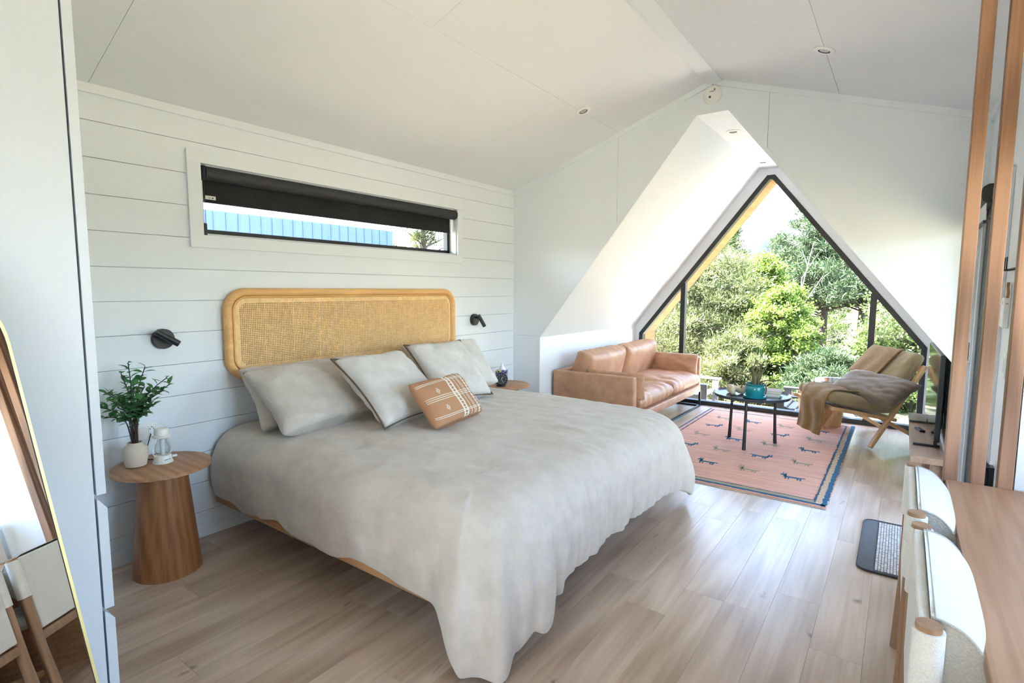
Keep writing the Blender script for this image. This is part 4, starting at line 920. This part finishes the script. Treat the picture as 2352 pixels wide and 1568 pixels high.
# ------------------------------------------------------------------ rug
rx0, rx1, ry0, ry1 = -1.90, -.345, 4.17, 6.93
rg = thing('rug', 'salmon pink wool rug with small animals and a blue border', 'rug', ((rx0 + rx1) / 2, (ry0 + ry1) / 2, 0))
rw, rl = (rx1 - rx0) / 2, (ry1 - ry0) / 2
rr = random.Random(4)
def wavy(x0, x1, y0, y1, along, amp=.006, z=.0105, h=.0025, step=.03):
    """ragged stripe; along 0 = x, 1 = y"""
    a0, a1 = (x0, x1) if along == 0 else (y0, y1); b0, b1 = (y0, y1) if along == 0 else (x0, x1)
    n = max(2, int((a1 - a0) / step)); vs = []; fs = []
    for i in range(n + 1):
        a = a0 + (a1 - a0) * i / n; p, q_ = b0 + rr.uniform(-amp, amp), b1 + rr.uniform(-amp, amp)
        for b in (p, q_): vs.append((a, b, z + h) if along == 0 else (b, a, z + h))
        for b in (p, q_): vs.append((a, b, z - .002) if along == 0 else (b, a, z - .002))
    for i in range(n):
        k_ = i * 4; fs += [(k_, k_ + 1, k_ + 5, k_ + 4), (k_, k_ + 4, k_ + 6, k_ + 2), (k_ + 1, k_ + 3, k_ + 7, k_ + 5)]
    return G()._add(vs, fs)
G().box(-rw, rw, -rl, rl, .001, .0105).build('field', 'rug_pink', rg, bevel=.003)
wavy(rw - .034, rw - .002, -rl + .01, rl - .01, 1, .005, step=.022).build('border_stripe', 'rug_blue', rg)
wavy(rw - .072, rw - .034, -rl + .05, rl - .03, 1, .004, h=.0012).build('border_stripe', 'rug_cream', rg)
wavy(rw - .086, rw - .072, -rl + .07, rl - .06, 1, .005).build('border_stripe', 'rug_navy', rg)
q = G()
for i in range(90):
    y = -rl + .08 + i * (2 * rl - .14) / 90; q.box(rw - .074, rw - .036, y, y + .006, .0112, .0135)
stuff(q.build('border_ticks', 'rug_green', rg))
wavy(-rw + .01, rw - .01, -rl + .02, -rl + .048, 0, .004).build('border_stripe', 'rug_blue', rg)
wavy(-rw + .01, rw - .07, -rl + .052, -rl + .10, 0, .003, h=.0012).build('border_stripe', 'rug_green', rg)
wavy(-rw + .01, rw - .08, -rl + .10, -rl + .108, 0, .003).build('border_stripe', 'rug_navy', rg)
wavy(-rw + .006, -rw + .02, -rl + .02, rl - .02, 1, .003).build('border_stripe', 'rug_blue', rg)
wavy(-rw + .055, -rw + .066, -rl + .06, rl - .06, 1, .003).build('border_stripe', 'rug_navy', rg)
wavy(-rw + .03, rw - .03, rl - .07, rl - .062, 0, .003).build('border_stripe', 'rug_navy', rg)
q = G()
for i in range(420):
    x = -rw + i * 2 * rw / 420 + rr.uniform(-.002, .002); l = rr.uniform(.012, .030)
    q.box(x - .0011, x + .0011, -rl - l, -rl + .004, .002, .0045)
stuff(q.build('fringe', 'fringe', rg))
def goat(cx, cy, mat, flip):
    f = -1 if flip else 1; q = G(); z0, z1 = .0095, .0125
    def r_(a, b, c, d): q.box(min(a * f, b * f), max(a * f, b * f), c, d, z0, z1)
    r_(-.058, .062, -.010, .018); r_(-.066, -.046, -.010, .05); r_(-.092, -.05, .034, .060); r_(-.080, -.071, .06, .10); r_(-.06, -.051, .06, .09)
    r_(-.056, -.044, -.055, -.009); r_(-.034, -.023, -.05, -.009); r_(.030, .041, -.05, -.009); r_(.050, .062, -.055, -.009); r_(.06, .088, .008, .022)
    o = q.build('animal_motif', mat, rg); o.location = (cx - (rx0 + rx1) / 2, cy - (ry0 + ry1) / 2, 0); o.rotation_euler = (0, 0, R(rr.uniform(-4, 4)))
cols = (-1.62, -1.30, -.96, -.63); rows = (4.70, 5.15, 5.60, 6.04, 6.46)
for i, y in enumerate(rows):
    for j, x in enumerate(cols):
        goat(x, y, 'rug_blue' if (i + j) % 2 == 1 else 'rug_green', (i in (1, 3)) if j % 2 == 0 else (i == 0 and False))

# ------------------------------------------------------------------ coffee table and what stands on it
TX, TY, TZ = -1.13, 5.50, .50
ct = thing('coffee_table', 'round dark tray-top coffee table on three slim legs', 'table', (TX, TY, .012))
TZl = TZ - .012
G().lathe([(.30, -.018), (.335, -.016), (.348, .012), (.344, .014), (.332, -.004), (.001, -.004)], c=(0, 0, TZl), n=64).build('tray_top', 'tray_top', ct, smooth='auto')
for a in ((-1.355, 5.655), (-1.126, 5.262), (-.935, 5.684)):
    bx, by = a[0] - TX, a[1] - TY
    G().tube([(bx, by, 0), (bx * .96, by * .96, .2), (bx * .93, by * .93, .40), (bx * .9, by * .9, TZl - .017)], .017, 14, taper=[1, .8, .72, 1.0]).build('leg', 'black_metal', ct, smooth='auto')
tt = TZ - .004
kn = thing('knot_ornament', 'cream ceramic knot ornament on the coffee table tray', 'ornament', (-1.27, 5.46, tt + .046), R(30)); kn.scale = (1.15, 1.15, 1.15)
pts = [(.050 * math.cos(t_) + .024 * math.cos(2 * t_), .042 * math.sin(t_) - .024 * math.sin(2 * t_), .018 * math.sin(3 * t_) - .002) for t_ in [2 * math.pi * k_ / 90 for k_ in range(90)]]
G().tube(pts, .020, 14, closed=True).build('knot', 'knot_ceramic', kn, smooth=True)
b1 = thing('book', 'large pale book lying flat under the teal pot', 'book', (-1.04, 5.60, tt), R(8))
G().box(-.14, .14, -.10, .10, .0005, .004).box(-.14, .14, -.10, .10, .022, .0255).box(-.14, -.136, -.10, .10, .0005, .0255).build('cover', 'book_white', b1)
G().box(-.136, .135, -.097, .097, .004, .022).build('pages', 'paper', b1)
b2 = thing('book', 'smaller brown-grey book lying on top beside the teal pot', 'book', (-.965, 5.60, tt + .026), R(4))
G().box(-.08, .08, -.09, .09, .0005, .004).box(-.08, .08, -.09, .09, .024, .0275).box(-.08, -.076, -.09, .09, .0005, .0275).build('cover', 'book_cloth', b2)
G().box(-.076, .077, -.087, .087, .004, .024).build('pages', 'paper', b2)
tp = thing('teal_planter', 'glossy teal planter with saucer and spidery plant on the coffee table', 'plant', (-1.075, 5.375, tt)); tp.scale = (1.12, 1.12, 1.12)
G().lathe([(.078, 0), (.088, .004), (.092, .022), (.086, .024), (.078, .012), (.001, .010)], n=48).build('saucer', 'teal_glaze', tp, smooth='auto')
G().lathe([(.055, .011), (.066, .016), (.078, .06), (.080, .082), (.076, .098), (.073, .103), (.080, .112), (.081, .120), (.076, .122), (.070, .110), (.069, .10)], n=48).build('pot', 'teal_glaze', tp, smooth='auto')
G().lathe([(.07, .104), (.001, .108)], n=24).build('soil', 'soil', tp)
pr = random.Random(21)
for k_ in range(22):
    a = pr.uniform(0, 6.28); o_ = pr.uniform(.03, .09); hgt = pr.uniform(.08, .19)
    G().tube(smoothpath([(.02 * math.cos(a), .02 * math.sin(a), .106), (o_ * .6 * math.cos(a), o_ * .6 * math.sin(a), .106 + hgt * .6), (o_ * math.cos(a + .4), o_ * math.sin(a + .4), .106 + hgt)], 6), .0055, 6, taper=[1 - .8 * t_ / 12 for t_ in range(13)]).build('leaf', 'air_plant', tp, smooth=True)
for pth in ([(0, -.02, .11), (-.07, -.03, .18), (-.13, -.05, .20), (-.17, -.06, .17), (-.20, -.08, .13)], [(0, .02, .11), (.07, .0, .15), (.13, .03, .15), (.18, .05, .16)], [(-.02, 0, .11), (-.03, .02, .22), (-.01, .03, .30), (-.02, .04, .33)], [(.02, 0, .11), (.045, .0, .2), (.035, .02, .27), (.06, .03, .31)], [(.03, -.03, .11), (.075, -.04, .13), (.095, -.05, .09), (.09, -.055, .05)], [(-.03, -.03, .11), (-.08, -.05, .12), (-.10, -.05, .08)]):
    G().tube(smoothpath(pth, 7), .0045, 6).build('curled_stem', 'curly_stem', tp, smooth=True)

# ------------------------------------------------------------------ lounge chair (local: +x back, +y away from camera)
LA = math.atan2(.57, .82)
LC = (-.175 - math.sin(LA) * .375, 6.03 + math.cos(LA) * .375, 0)
lc = thing('lounge_chair', 'oak-framed lounge chair with olive cushions by the window', 'armchair', LC, LA)
for y in (-.375, .375):
    G().bar((-.0, y, .02), (.46, y, .80), .032, .05, (0, 1, 0)).build('upright', 'lounge_oak', lc, bevel=.008, seg=3)
    G().bar((-.38, y * .93, .392), (.24, y * .93, .28), .034, .055, (0, 1, 0)).build('seat_rail', 'lounge_oak', lc, bevel=.008, seg=3)
    G().bar((.10, y * .87, .30), (.63, y, .014), .034, .05, (0, 1, 0)).build('rear_leg', 'lounge_oak', lc, bevel=.008, seg=3)
for x, z in ((-.33, .375), (.22, .285)): G().bar((x, -.33, z), (x, .33, z), .03, .045).build('cross_rail', 'lounge_oak', lc, bevel=.005)
G().bar((.44, -.36, .765), (.44, .36, .765), .03, .05).build('cross_rail', 'lounge_oak', lc, bevel=.005)
for k_ in range(6):
    x = -.28 + k_ * .09; G().bar((x, -.34, .385 - (x + .36) * .18), (x, .34, .385 - (x + .36) * .18), .035, .008).build('seat_strap', 'black_plastic', lc)
o = weld(cushion_mesh(.58, .66, .13, 2.2, .006).build('seat_cushion', 'olive_linen', lc, smooth=True)); o.location = (-.07, -.045, .435); o.rotation_euler = (0, R(11), 0)
o = weld(cushion_mesh(.66, .58, .15, 4.2, .006).build('back_cushion', 'olive_linen', lc, smooth=True)); o.location = (.315, 0, .655); o.rotation_euler = (0, R(-57), 0)
pillow('velvet_cushion', 'long grey-brown velvet cushion lying across the lounge chair', 'cushion', .76, .37, .16, (-.30, 6.12, .475), R(59), R(-36), 'velvet', seed=2.7, ear=.07, roll=R(6))
def throw(name, label, path, y0, y1, seed, w_amp=.012):
    """knitted strip following a path of (x,z) in chair space between y0 and y1"""
    pts = smoothpath([(p[0], 0, p[1]) for p in path], 8); n = len(pts); ny = 26
    L = [0]
    for i in range(1, n): L.append(L[-1] + (pts[i] - pts[i - 1]).length)
    vs = []; uv = []
    for i, p in enumerate(pts):
        t_ = (pts[min(i + 1, n - 1)] - pts[max(i - 1, 0)]).normalized(); nn = Vector((-t_.z, 0, t_.x)); nn = nn if nn.z > -.2 else -nn
        for j in range(ny):
            v = j / (ny - 1); wv = w_amp * math.sin(v * 13 + seed + 1.5 * math.sin(i * .15)) * (.3 + .7 * min(1, abs(i - n / 2) / (n / 2)))
            sk = .04 * math.sin(i * .12 + seed)
            vs.append(p + nn * wv + Vector((0, y0 + (y1 - y0) * v + sk, 0))); uv.append((L[i], v * (y1 - y0)))
    fs = [(i * ny + j, (i + 1) * ny + j, (i + 1) * ny + j + 1, i * ny + j + 1) for i in range(n - 1) for j in range(ny - 1)]
    g = G()._add(vs, fs); me = bpy.data.meshes.new(name); me.from_pydata([tuple(v) for v in g.v], [], g.f); me.update()
    ul = me.uv_layers.new(name='uv')
    for lp in me.loops: ul.data[lp.index].uv = uv[lp.vertex_index]
    o = link(name, me, 'knit', None, True, solid=.014, subsurf=1); o.location = LC; o.rotation_euler = (0, 0, LA); return tag(o, label, 'blanket', 'mustard knitted throws on the lounge chair')
throw('knitted_throw', 'mustard knitted throw hanging over the front of the lounge chair seat', [(-.02, .515), (-.15, .535), (-.28, .550), (-.36, .54), (-.415, .47), (-.425, .36), (-.41, .24), (-.42, .10)], -.30, .13, 1.0)
throw('knitted_throw', 'mustard knitted throw folded over the top of the lounge chair back', [(.18, .66), (.28, .80), (.37, .905), (.43, .925), (.49, .87), (.53, .74), (.54, .60)], -.10, .34, 3.0, .006)

# ------------------------------------------------------------------ basket beside the chair
bk = thing('woven_basket', 'woven seagrass basket with loop handles behind the lounge chair', 'basket', (-.68, 6.84, .0), R(20))
bx, by, bh = .21, .135, .30
def bfn(s_):
    def f(a, b):
        r_ = rrect(2 * bx, 2 * by, .05, 6); k_ = int(a * len(r_)) % len(r_); p = r_[k_]; s2 = (.9 + .12 * b) * s_
        return (p[0] * s2, p[1] * s2, .012 + bh * b + .004 * math.sin(k_ * 2.1) * b)
    return f
G().grid(bfn(1), 28, 12, cu=True).grid(bfn(.93), 28, 12, cu=True).box(-bx * .86, bx * .86, -by * .86, by * .86, .012, .02).build('body', 'seagrass', bk, smooth='auto')
G().tube([(p[0] * 1.0, p[1] * 1.0, .012 + bh) for p in rrect(2 * bx, 2 * by, .05, 6)], .011, 8, closed=True).build('rim', 'seagrass', bk, smooth=True)
for s_ in (-1, 1):
    G().tube(smoothpath([(s_ * bx * .98, -.045, .30), (s_ * bx, -.04, .36), (s_ * bx, 0, .38), (s_ * bx, .04, .36), (s_ * bx * .98, .045, .30)], 6), .008, 8).build('handle', 'rattan', bk, smooth=True)

# ------------------------------------------------------------------ media console, television, remote
mc = thing('media_console', 'low oak media shelf along the right alcove wall', 'console', (.20, 5.46, 0))
G().box(-.095, .098, -.83, .83, .305, .35).build('top', 'console_oak', mc, bevel=.002)
for y in (-.72, .0, .72): G().box(.02, .098, y - .02, y + .02, 0, .304).build('support', 'console_oak', mc)
tv = thing('television', 'flat black television seen edge-on on the media shelf', 'television', (.240, 5.45, .35), R(1))
G().box(-.012, .022, -.60, .60, .065, .695).build('panel', 'black_plastic', tv, bevel=.006)
G().box(-.0135, -.0122, -.592, .592, .078, .688).build('screen', 'screen', tv)
G().box(.022, .034, -.20, .35, .12, .40).build('rear_housing', 'black_plastic', tv, bevel=.004)
for y in (-.46, .40): G().box(-.125, .035, y - .014, y + .014, .0005, .016).box(-.006, .016, y - .014, y + .014, .01, .08).build('stand_foot', 'black_plastic', tv, bevel=.002)
G().tube(smoothpath([(.024, -.56, .30), (.03, -.62, .27), (.03, -.62, .20), (.024, -.55, .16)], 6), .004, 6).build('cable', 'black_plastic', tv, smooth=True)
rm = thing('remote_control', 'small dark remote control on the media shelf', 'remote', (.175, 5.52, .35), R(15))
G().box(-.02, .02, -.065, .065, .0005, .016).build('body', 'black_plastic', rm, bevel=.005)
for k_ in range(4): G().box(-.012, .012, -.05 + k_ * .025, -.038 + k_ * .025, .016, .018).build('button', 'dark_grey', rm)

# ------------------------------------------------------------------ door mat
dm = thing('door_mat', 'woven grey door mat with dark border in front of the glazed door', 'mat', (.125, 3.745, 0))
G().prism(rrect(.49, .78, .05, 6), 'z', .0005, .008).build('border', 'mat_border', dm, bevel=.002)
G().box(-.165, .165, -.365, .365, .0075, .011).build('woven_field', 'mat_weave', dm)
G().tube([(p[0], p[1], .007) for p in rrect(.49, .78, .05, 6)], .006, 8, closed=True).build('binding', 'mat_border', dm, smooth=True)

# ------------------------------------------------------------------ slatted screen at the end of the desk
for xa, xb, lb in ((.172, .216, 'slim oak post nearest the alcove, leftmost of the screen'), (.254, .298, 'slim oak post in the middle of the desk-end screen'), (.336, .380, 'slim oak post at the wall end of the desk-end screen')):
    o = G().box(-(xb - xa) / 2, (xb - xa) / 2, -.03, .03, 0, roofz((xa + xb) / 2) - .008).build('screen_post', 'post_oak', bevel=.003)
    o.location = ((xa + xb) / 2, 2.752, 0); tag(o, lb, 'post', 'oak posts of the screen')

# ------------------------------------------------------------------ desk with two dining chairs
dk = thing('desk', 'long oak desk top along the right side', 'desk', (.18, 1.5, 0))
G().box(0, XN - .182, -1.25, 1.218, .718, .75).build('desk_top', 'desk_oak', dk, bevel=.004)
for y in (-1.2, 1.18): G().box(.05, XN - .2, y - .02, y + .02, 0, .717).build('end_panel', 'desk_oak', dk)
for lb, x, hgt, w in (('pale paperback standing on the desk against the wall end', .62, .24, .03), ('dark purple book standing on the desk beside the pale paperback', .655, .22, .025)):
    o = thing('book', lb, 'book', (x, 2.62, .75), R(0), 'books standing on the desk')
    G().box(-w / 2, w / 2, -.08, .08, .0005, hgt).build('cover', 'book_white' if hgt > .23 else 'rug_navy', o, bevel=.002)
    G().box(-w / 2 + .003, w / 2 - .003, -.078, .0805, .004, hgt + .0005).build('pages', 'paper', o)
def dining_chair(label, loc):
    t = thing('dining_chair', label, 'chair', loc, 0, 'boucle chairs pushed in at the desk')
    H = .80; hw_ = .30
    for y in (-hw_, hw_):
        G().tube([(-.012, y, 0), (0, y, .30), (.0, y, H)], .024, 20).build('back_post', 'chair_oak', t, smooth='auto')
        G().tube([(.0, y, H - .215), (.0, y, H - .012)], .0295, 20).build('sleeve', 'boucle', t, smooth='auto')
        G().tube([(.44, y * .95, 0), (.43, y * .95, .42)], .022, 18).build('front_leg', 'chair_oak', t, smooth='auto')
        G().bar((.0, y * .97, .385), (.43, y * .95, .40), .03, .04).build('side_rail', 'chair_oak', t, bevel=.004)
        G().bar((.0, y * .97, .18), (.43, y * .95, .18), .024, .024).build('stretcher', 'chair_oak', t, bevel=.004)
    G().bar((0, -hw_, .365), (0, hw_, .365), .03, .045).build('rear_rail', 'chair_oak', t, bevel=.004)
    o = weld(cushion_mesh(.56, .46, .08, 1.1, .003, 26, 26).build('seat', 'boucle', t, smooth=True)); o.location = (.225, 0, .45)
    # backrest: flat panel behind, padded bolster bulging towards the desk
    G().box(-.020, .006, -hw_ + .02, hw_ - .02, .40, H - .008).build('back_panel', 'boucle', t, bevel=.008, seg=3)
    prof = [(.0, .585), (.05, .578), (.095, .60), (.125, .65), (.125, .70), (.105, .75), (.07, .785), (.03, .80), (.0, .803)]
    pp = smoothpath([(p[0], 0, p[1]) for p in prof], 4)
    def pf(a, b):
        p = pp[min(len(pp) - 1, int(round(a * (len(pp) - 1))))]; v = 2 * b - 1
        k_ = 1 - .16 * abs(v) ** 4
        return (p.x * k_ + .004, v * (hw_ - .035), .69 + (p.z - .69) * (1 - .05 * abs(v) ** 6))
    G().grid(pf, len(pp), 24).build('bolster', 'boucle', t, smooth=True)
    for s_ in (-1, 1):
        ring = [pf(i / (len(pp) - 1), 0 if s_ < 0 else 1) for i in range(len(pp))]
        G()._add(ring, [tuple(range(len(ring)))]).build('bolster_end', 'boucle_shade_grey', t)
        G().tube([(p[0], p[1], p[2]) for p in ring], .0035, 6).build('seam', 'boucle_shade_grey', t, smooth=True)
    G().tube([(.012, -hw_ + .03, H + .002), (.012, hw_ - .03, H + .002)], .0016, 6).build('seam', 'boucle_shade_grey', t, smooth=True)
    return t
dining_chair('cream boucle dining chair pushed in at the desk, nearest the posts', (.075, 2.395, 0))
dining_chair('cream boucle dining chair pushed in at the desk, nearest the camera', (.085, 1.69, 0))

# ------------------------------------------------------------------ outdoors
gd = G().grid(lambda u, v: (-40 + 80 * u, 7.7 + 110 * v, -.75 - .5 * min(1, v * 14) + 1.2 * v + .25 * vnoise(u * 30, v * 40)), 50, 60).build('ground', 'ground', smooth=True)
gd['label'] = 'dry grassy ground sloping away beyond the deck'; gd['category'] = 'ground'; stuff(gd)
dk2 = thing('deck', 'pale weathered timber deck outside the big window', 'deck', (-1.3, 8.2, -.38))
for k_ in range(16):
    G().box(-3.2, 3.2, -.94 + k_ * .135, -.94 + k_ * .135 + .128, -.03, 0).build('deck_board', 'deck_grey', dk2)
for x in (-3, 0, 3): G().box(x - .05, x + .05, -.9, 1.2, -.5, -.032).build('joist', 'deck_grey', dk2)
sg = G().box(-40, 40, -40, 7.2, -.5, -.42).build('side_ground', 'ground'); tag(sg, 'bare ground around and beside the house', 'ground'); stuff(sg)
def patio_chair(label, loc, rz):
    t = thing('patio_chair', label, 'patio chair', loc, rz, 'grey slatted patio chairs')
    for k_ in range(5): G().bar((-.20 + k_ * .1, .28, .26), (-.24 + k_ * .12, .52, .74 - abs(k_ - 2) * .03), .085, .018, (0, 1, 0)).build('back_slat', 'outdoor_grey', t)
    for k_ in range(5): G().box(-.26, .26, -.24 + k_ * .105, -.15 + k_ * .105, .335 - k_ * .018, .353 - k_ * .018).build('seat_slat', 'outdoor_grey', t)
    for s_ in (-1, 1):
        G().box(s_ * .34 - .06, s_ * .34 + .06, -.28, .42, .50, .52).build('armrest', 'outdoor_grey', t)
        G().box(s_ * .30 - .015, s_ * .30 + .015, -.26, -.17, 0, .5).build('front_leg', 'outdoor_grey', t)
        G().bar((s_ * .27, -.2, .32), (s_ * .27, .62, .05), .025, .09).build('rear_leg', 'outdoor_grey', t)
    return t
patio_chair('grey slatted patio chair on the deck beside the sofa end', (-2.50, 8.25, -.38), R(90))
patio_chair('grey slatted patio chair on the deck behind the coffee table', (-1.02, 8.05, -.38), R(-90))
fb = thing('fire_bowl', 'round pale metal fire bowl standing on the deck behind the lounge chair', 'fire bowl', (-.62, 7.72, -.38))
G().lathe([(.18, .02), (.20, .3), (.22, .6), (.23, .76), (.235, .775), (.225, .77), (.20, .68), (.001, .66)], n=40).build('bowl', 'chrome', fb, smooth='auto')
G().lathe([(.17, 0), (.17, .03), (.001, .03)], n=30).build('foot', 'steel', fb, smooth='auto')

def quads(name, C_, D_, W_, mat, parent, bend=0.0):
    """leaf cloud: centres C_, long-axis vectors D_, width vectors W_ (numpy n x 3)"""
    n = len(C_); vs = np.empty((n, 4, 3), np.float32)
    vs[:, 0] = C_ - D_; vs[:, 1] = C_ + W_; vs[:, 2] = C_ + D_; vs[:, 3] = C_ - W_
    me = bpy.data.meshes.new(name); me.vertices.add(4 * n); me.vertices.foreach_set('co', vs.ravel())
    me.loops.add(4 * n); me.loops.foreach_set('vertex_index', np.arange(4 * n, dtype=np.int32))
    me.polygons.add(n); me.polygons.foreach_set('loop_start', np.arange(0, 4 * n, 4, dtype=np.int32)); me.polygons.foreach_set('loop_total', np.full(n, 4, np.int32))
    me.update(calc_edges=True)
    return stuff(link(name, me, mat, parent))
def unit(n):
    d = RNG.normal(size=(n, 3)); return d / np.linalg.norm(d, axis=1, keepdims=True)
def tree(name, label, loc, h, rad, mat, kind, n, z0=.05, lean=(0, 0), trunk=.14, shape='cone', seed=0, blobs=60):
    t = thing(name, label, 'tree', loc, 0, 'trees beyond the deck'); rr_ = random.Random(seed)
    top = Vector((lean[0], lean[1], h))
    tp_ = smoothpath([(0, 0, -.6), (lean[0] * .3 + .05, lean[1] * .3, h * .35), (lean[0] * .7, lean[1] * .7 + .05, h * .7), top * .98], 5)
    G().tube(tp_, trunk, 8, taper=[1 - .8 * i / (len(tp_) - 1) for i in range(len(tp_))]).build('trunk', 'bark', t, smooth=True)
    n = int(n * 1.35); cs = []; rs = []; bq = G()
    for k_ in range(blobs):
        f = z0 + (1 - z0) * (k_ + rr_.random()) / blobs
        if shape == 'cone': rm_ = rad * (1.02 - f) ** .75
        elif shape == 'egg': rm_ = rad * math.sin(math.pi * min(.97, .12 + .86 * f)) ** .7
        else: rm_ = rad * (.45 + .55 * math.sin(math.pi * f))
        a = rr_.uniform(0, 6.283); d = rm_ * rr_.uniform(.2, 1.12)
        c = Vector((lean[0] * f + d * math.cos(a), lean[1] * f + d * math.sin(a), h * f)); cs.append(c)
        rs.append(rad * .215 * rr_.uniform(.5, 1.25))
        bq.tube([Vector((lean[0] * f * .9, lean[1] * f * .9, h * f * .9 - .05)), c], trunk * .16, 4, taper=[1, .3])
    stuff(bq.build('branches', 'bark', t))
    cs = np.array([list(c) for c in cs]); rs = np.array(rs)
    k_ = RNG.integers(0, len(cs), n); dirs = unit(n); rr2 = np.abs(RNG.normal(.62, .42, n))
    C_ = cs[k_] + dirs * (rs[k_] * rr2)[:, None] * np.array([1.15, 1.15, .72])
    if kind == 'pine':
        D_ = dirs * .6 + unit(n) * .7 + np.array([0, 0, .35]); D_ /= np.linalg.norm(D_, axis=1, keepdims=True); L = RNG.uniform(.045, .095, n); wd = .0085
    elif kind == 'sage':
        D_ = dirs * .7 + unit(n) * .6 + np.array([0, 0, .4]); D_ /= np.linalg.norm(D_, axis=1, keepdims=True); L = RNG.uniform(.03, .065, n); wd = .0085
    else:
        D_ = unit(n); L = RNG.uniform(.022, .04, n); wd = .018
    Wv = np.cross(D_, unit(n)); Wv /= np.maximum(np.linalg.norm(Wv, axis=1, keepdims=True), 1e-6)
    quads('foliage', C_, D_ * L[:, None], Wv * wd, mat, t)
    return t
GZ = -1.1
# trees stand 11 to 26 m out, on the slope below the deck
tree('juniper', 'broad sage-green juniper filling the left of the big window', (-4.15, 13.6, GZ), 3.9, 1.75, 'needle_sage', 'sage', 70000, .02, shape='egg', seed=1, blobs=285)
tree('juniper', 'sage-green juniper standing behind the sofa in the left pane', (-5.9, 15.0, GZ), 3.8, 1.7, 'needle_sage', 'sage', 45000, .02, shape='egg', seed=2, blobs=209)
tree('pine', 'tall yellow-green conifer rising behind the junipers at left', (-5.0, 19.5, GZ), 5.2, 1.5, 'leaf_mid', 'pine', 50000, .05, shape='cone', seed=3, blobs=247)
tree('aspen', 'bright lime-green young aspen in the middle of the big window', (-2.75, 14.2, GZ), 3.35, 1.0, 'leaf_aspen', 'leaf', 46000, .03, shape='egg', seed=4, blobs=209)
tree('aspen', 'lime-green bushy aspen low in the middle of the big window', (-2.1, 12.6, GZ), 2.6, .85, 'leaf_aspen', 'leaf', 34000, .02, shape='egg', seed=5, blobs=171)
tree('pine', 'round-topped dark pine behind the aspen in the middle distance', (-4.35, 26, GZ), 5.0, 1.3, 'needle_pine', 'pine', 26000, .3, shape='egg', seed=6, blobs=133)
tree('pine', 'tall dark pine with bare lower trunk right of the middle', (-1.75, 16.4, GZ), 5.4, 1.25, 'needle_pine', 'pine', 50000, .42, shape='egg', seed=7, trunk=.15, blobs=247)
tree('pine', 'tall dark pine with visible trunk beside the right mullion', (-.82, 15.6, GZ), 5.6, 1.25, 'needle_pine', 'pine', 42000, .42, shape='egg', seed=8, trunk=.14, blobs=209)
tree('pine', 'dark pine crown filling the right pane above the lounge chair', (.75, 17.8, GZ), 6.2, 1.7, 'needle_pine', 'pine', 44000, .12, shape='egg', seed=9, trunk=.15, blobs=209)
tree('shrub', 'mid-green leafy shrub behind the television in the right pane', (.2, 13.0, GZ), 3.0, 1.2, 'leaf_mid', 'leaf', 40000, .02, shape='egg', seed=10, trunk=.06, blobs=171)
tree('shrub', 'feathery grey-green shrub low behind the lounge chair', (-1.05, 11.6, GZ), 1.45, .75, 'needle_pine', 'sage', 26000, .02, shape='egg', seed=11, trunk=.05, blobs=114)
tree('shrub', 'low yellow-green shrub behind the coffee table', (-2.85, 12.0, GZ), 1.6, .95, 'needle_sage', 'sage', 28000, .02, shape='egg', seed=12, trunk=.05, blobs=114)
tree('pine', 'wide pine closing the gap at the far left of the window', (-8.4, 21, GZ), 5.4, 2.0, 'needle_pine', 'pine', 34000, .05, shape='egg', seed=13, blobs=171)
tree('pine', 'distant pine closing the gap behind the tall pines', (-2.6, 24, GZ), 4.6, 1.8, 'leaf_mid', 'pine', 34000, .05, shape='egg', seed=14, blobs=171)
tree('pine', 'distant pine standing behind the right pane', (1.8, 24, GZ), 5.6, 2.2, 'needle_pine', 'pine', 30000, .05, shape='egg', seed=15, blobs=171)
tree('pine', 'tree at the corner of the neighbouring roof seen through the slit window', (-9.4, 9.3, -.4), 4.2, 1.1, 'needle_sage', 'sage', 22000, .1, shape='egg', seed=16, blobs=95)
ds = thing('dead_tree', 'bare pale dead branches standing between aspen and pine', 'tree', (-2.15, 15.0, GZ))
q = G()
for a, b, r_ in (((0, 0, -.3), (.1, 0, 2.9), .035), ((.08, 0, 2.1), (.55, 0, 2.95), .022), ((.1, 0, 2.6), (.30, .1, 3.75), .018), ((.3, 0, 2.5), (.75, .1, 2.75), .014), ((.2, .05, 3.2), (.05, .1, 3.6), .01), ((.1, 0, 2.9), (.42, 0, 3.5), .013)):
    q.tube([a, b], r_, 6, taper=[1, .4])
q.build('branches', 'dead_wood', ds)
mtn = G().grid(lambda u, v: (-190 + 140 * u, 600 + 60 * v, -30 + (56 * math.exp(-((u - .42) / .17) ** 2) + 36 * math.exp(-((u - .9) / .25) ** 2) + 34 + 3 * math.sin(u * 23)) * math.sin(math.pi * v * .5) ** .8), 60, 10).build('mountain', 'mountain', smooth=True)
tag(mtn, 'mountain peak far behind the trees, haze painted as blue colour', 'mountain')
for z, lb in ((5.9, 'upper thin power line crossing the sky behind the apex'), (5.2, 'lower thin power line crossing the sky behind the apex')):
    tag(G().tube([(-16 + 4 * k_, 30 + .6 * k_, z + .02 * (k_ - 4) ** 2 + .05 * k_) for k_ in range(9)], .012, 5).build('power_line', 'dark_grey'), lb, 'cable', 'overhead power lines')
# neighbouring roof through the slit window
nb = thing('neighbour_house', 'neighbouring house with ribbed blue-grey metal fascia seen through the slit window', 'building', (-9.2, 3.2, -.42))
G().box(-3, 0, -7.2, 4.75, 0, 2.86).build('wall', 'siding_pale', nb)
G().box(-3.1, .16, -7.4, 4.86, 2.84, 3.16).build('fascia', 'roof_metal', nb)
for k_ in range(62): G().box(.16, .175, -7.3 + k_ * .2, -7.288 + k_ * .2, 2.84, 3.16).build('rib', 'roof_metal', nb)
G().box(-3.0, .05, -7.3, 4.8, 3.16, 3.3).build('roof', 'gutter', nb)
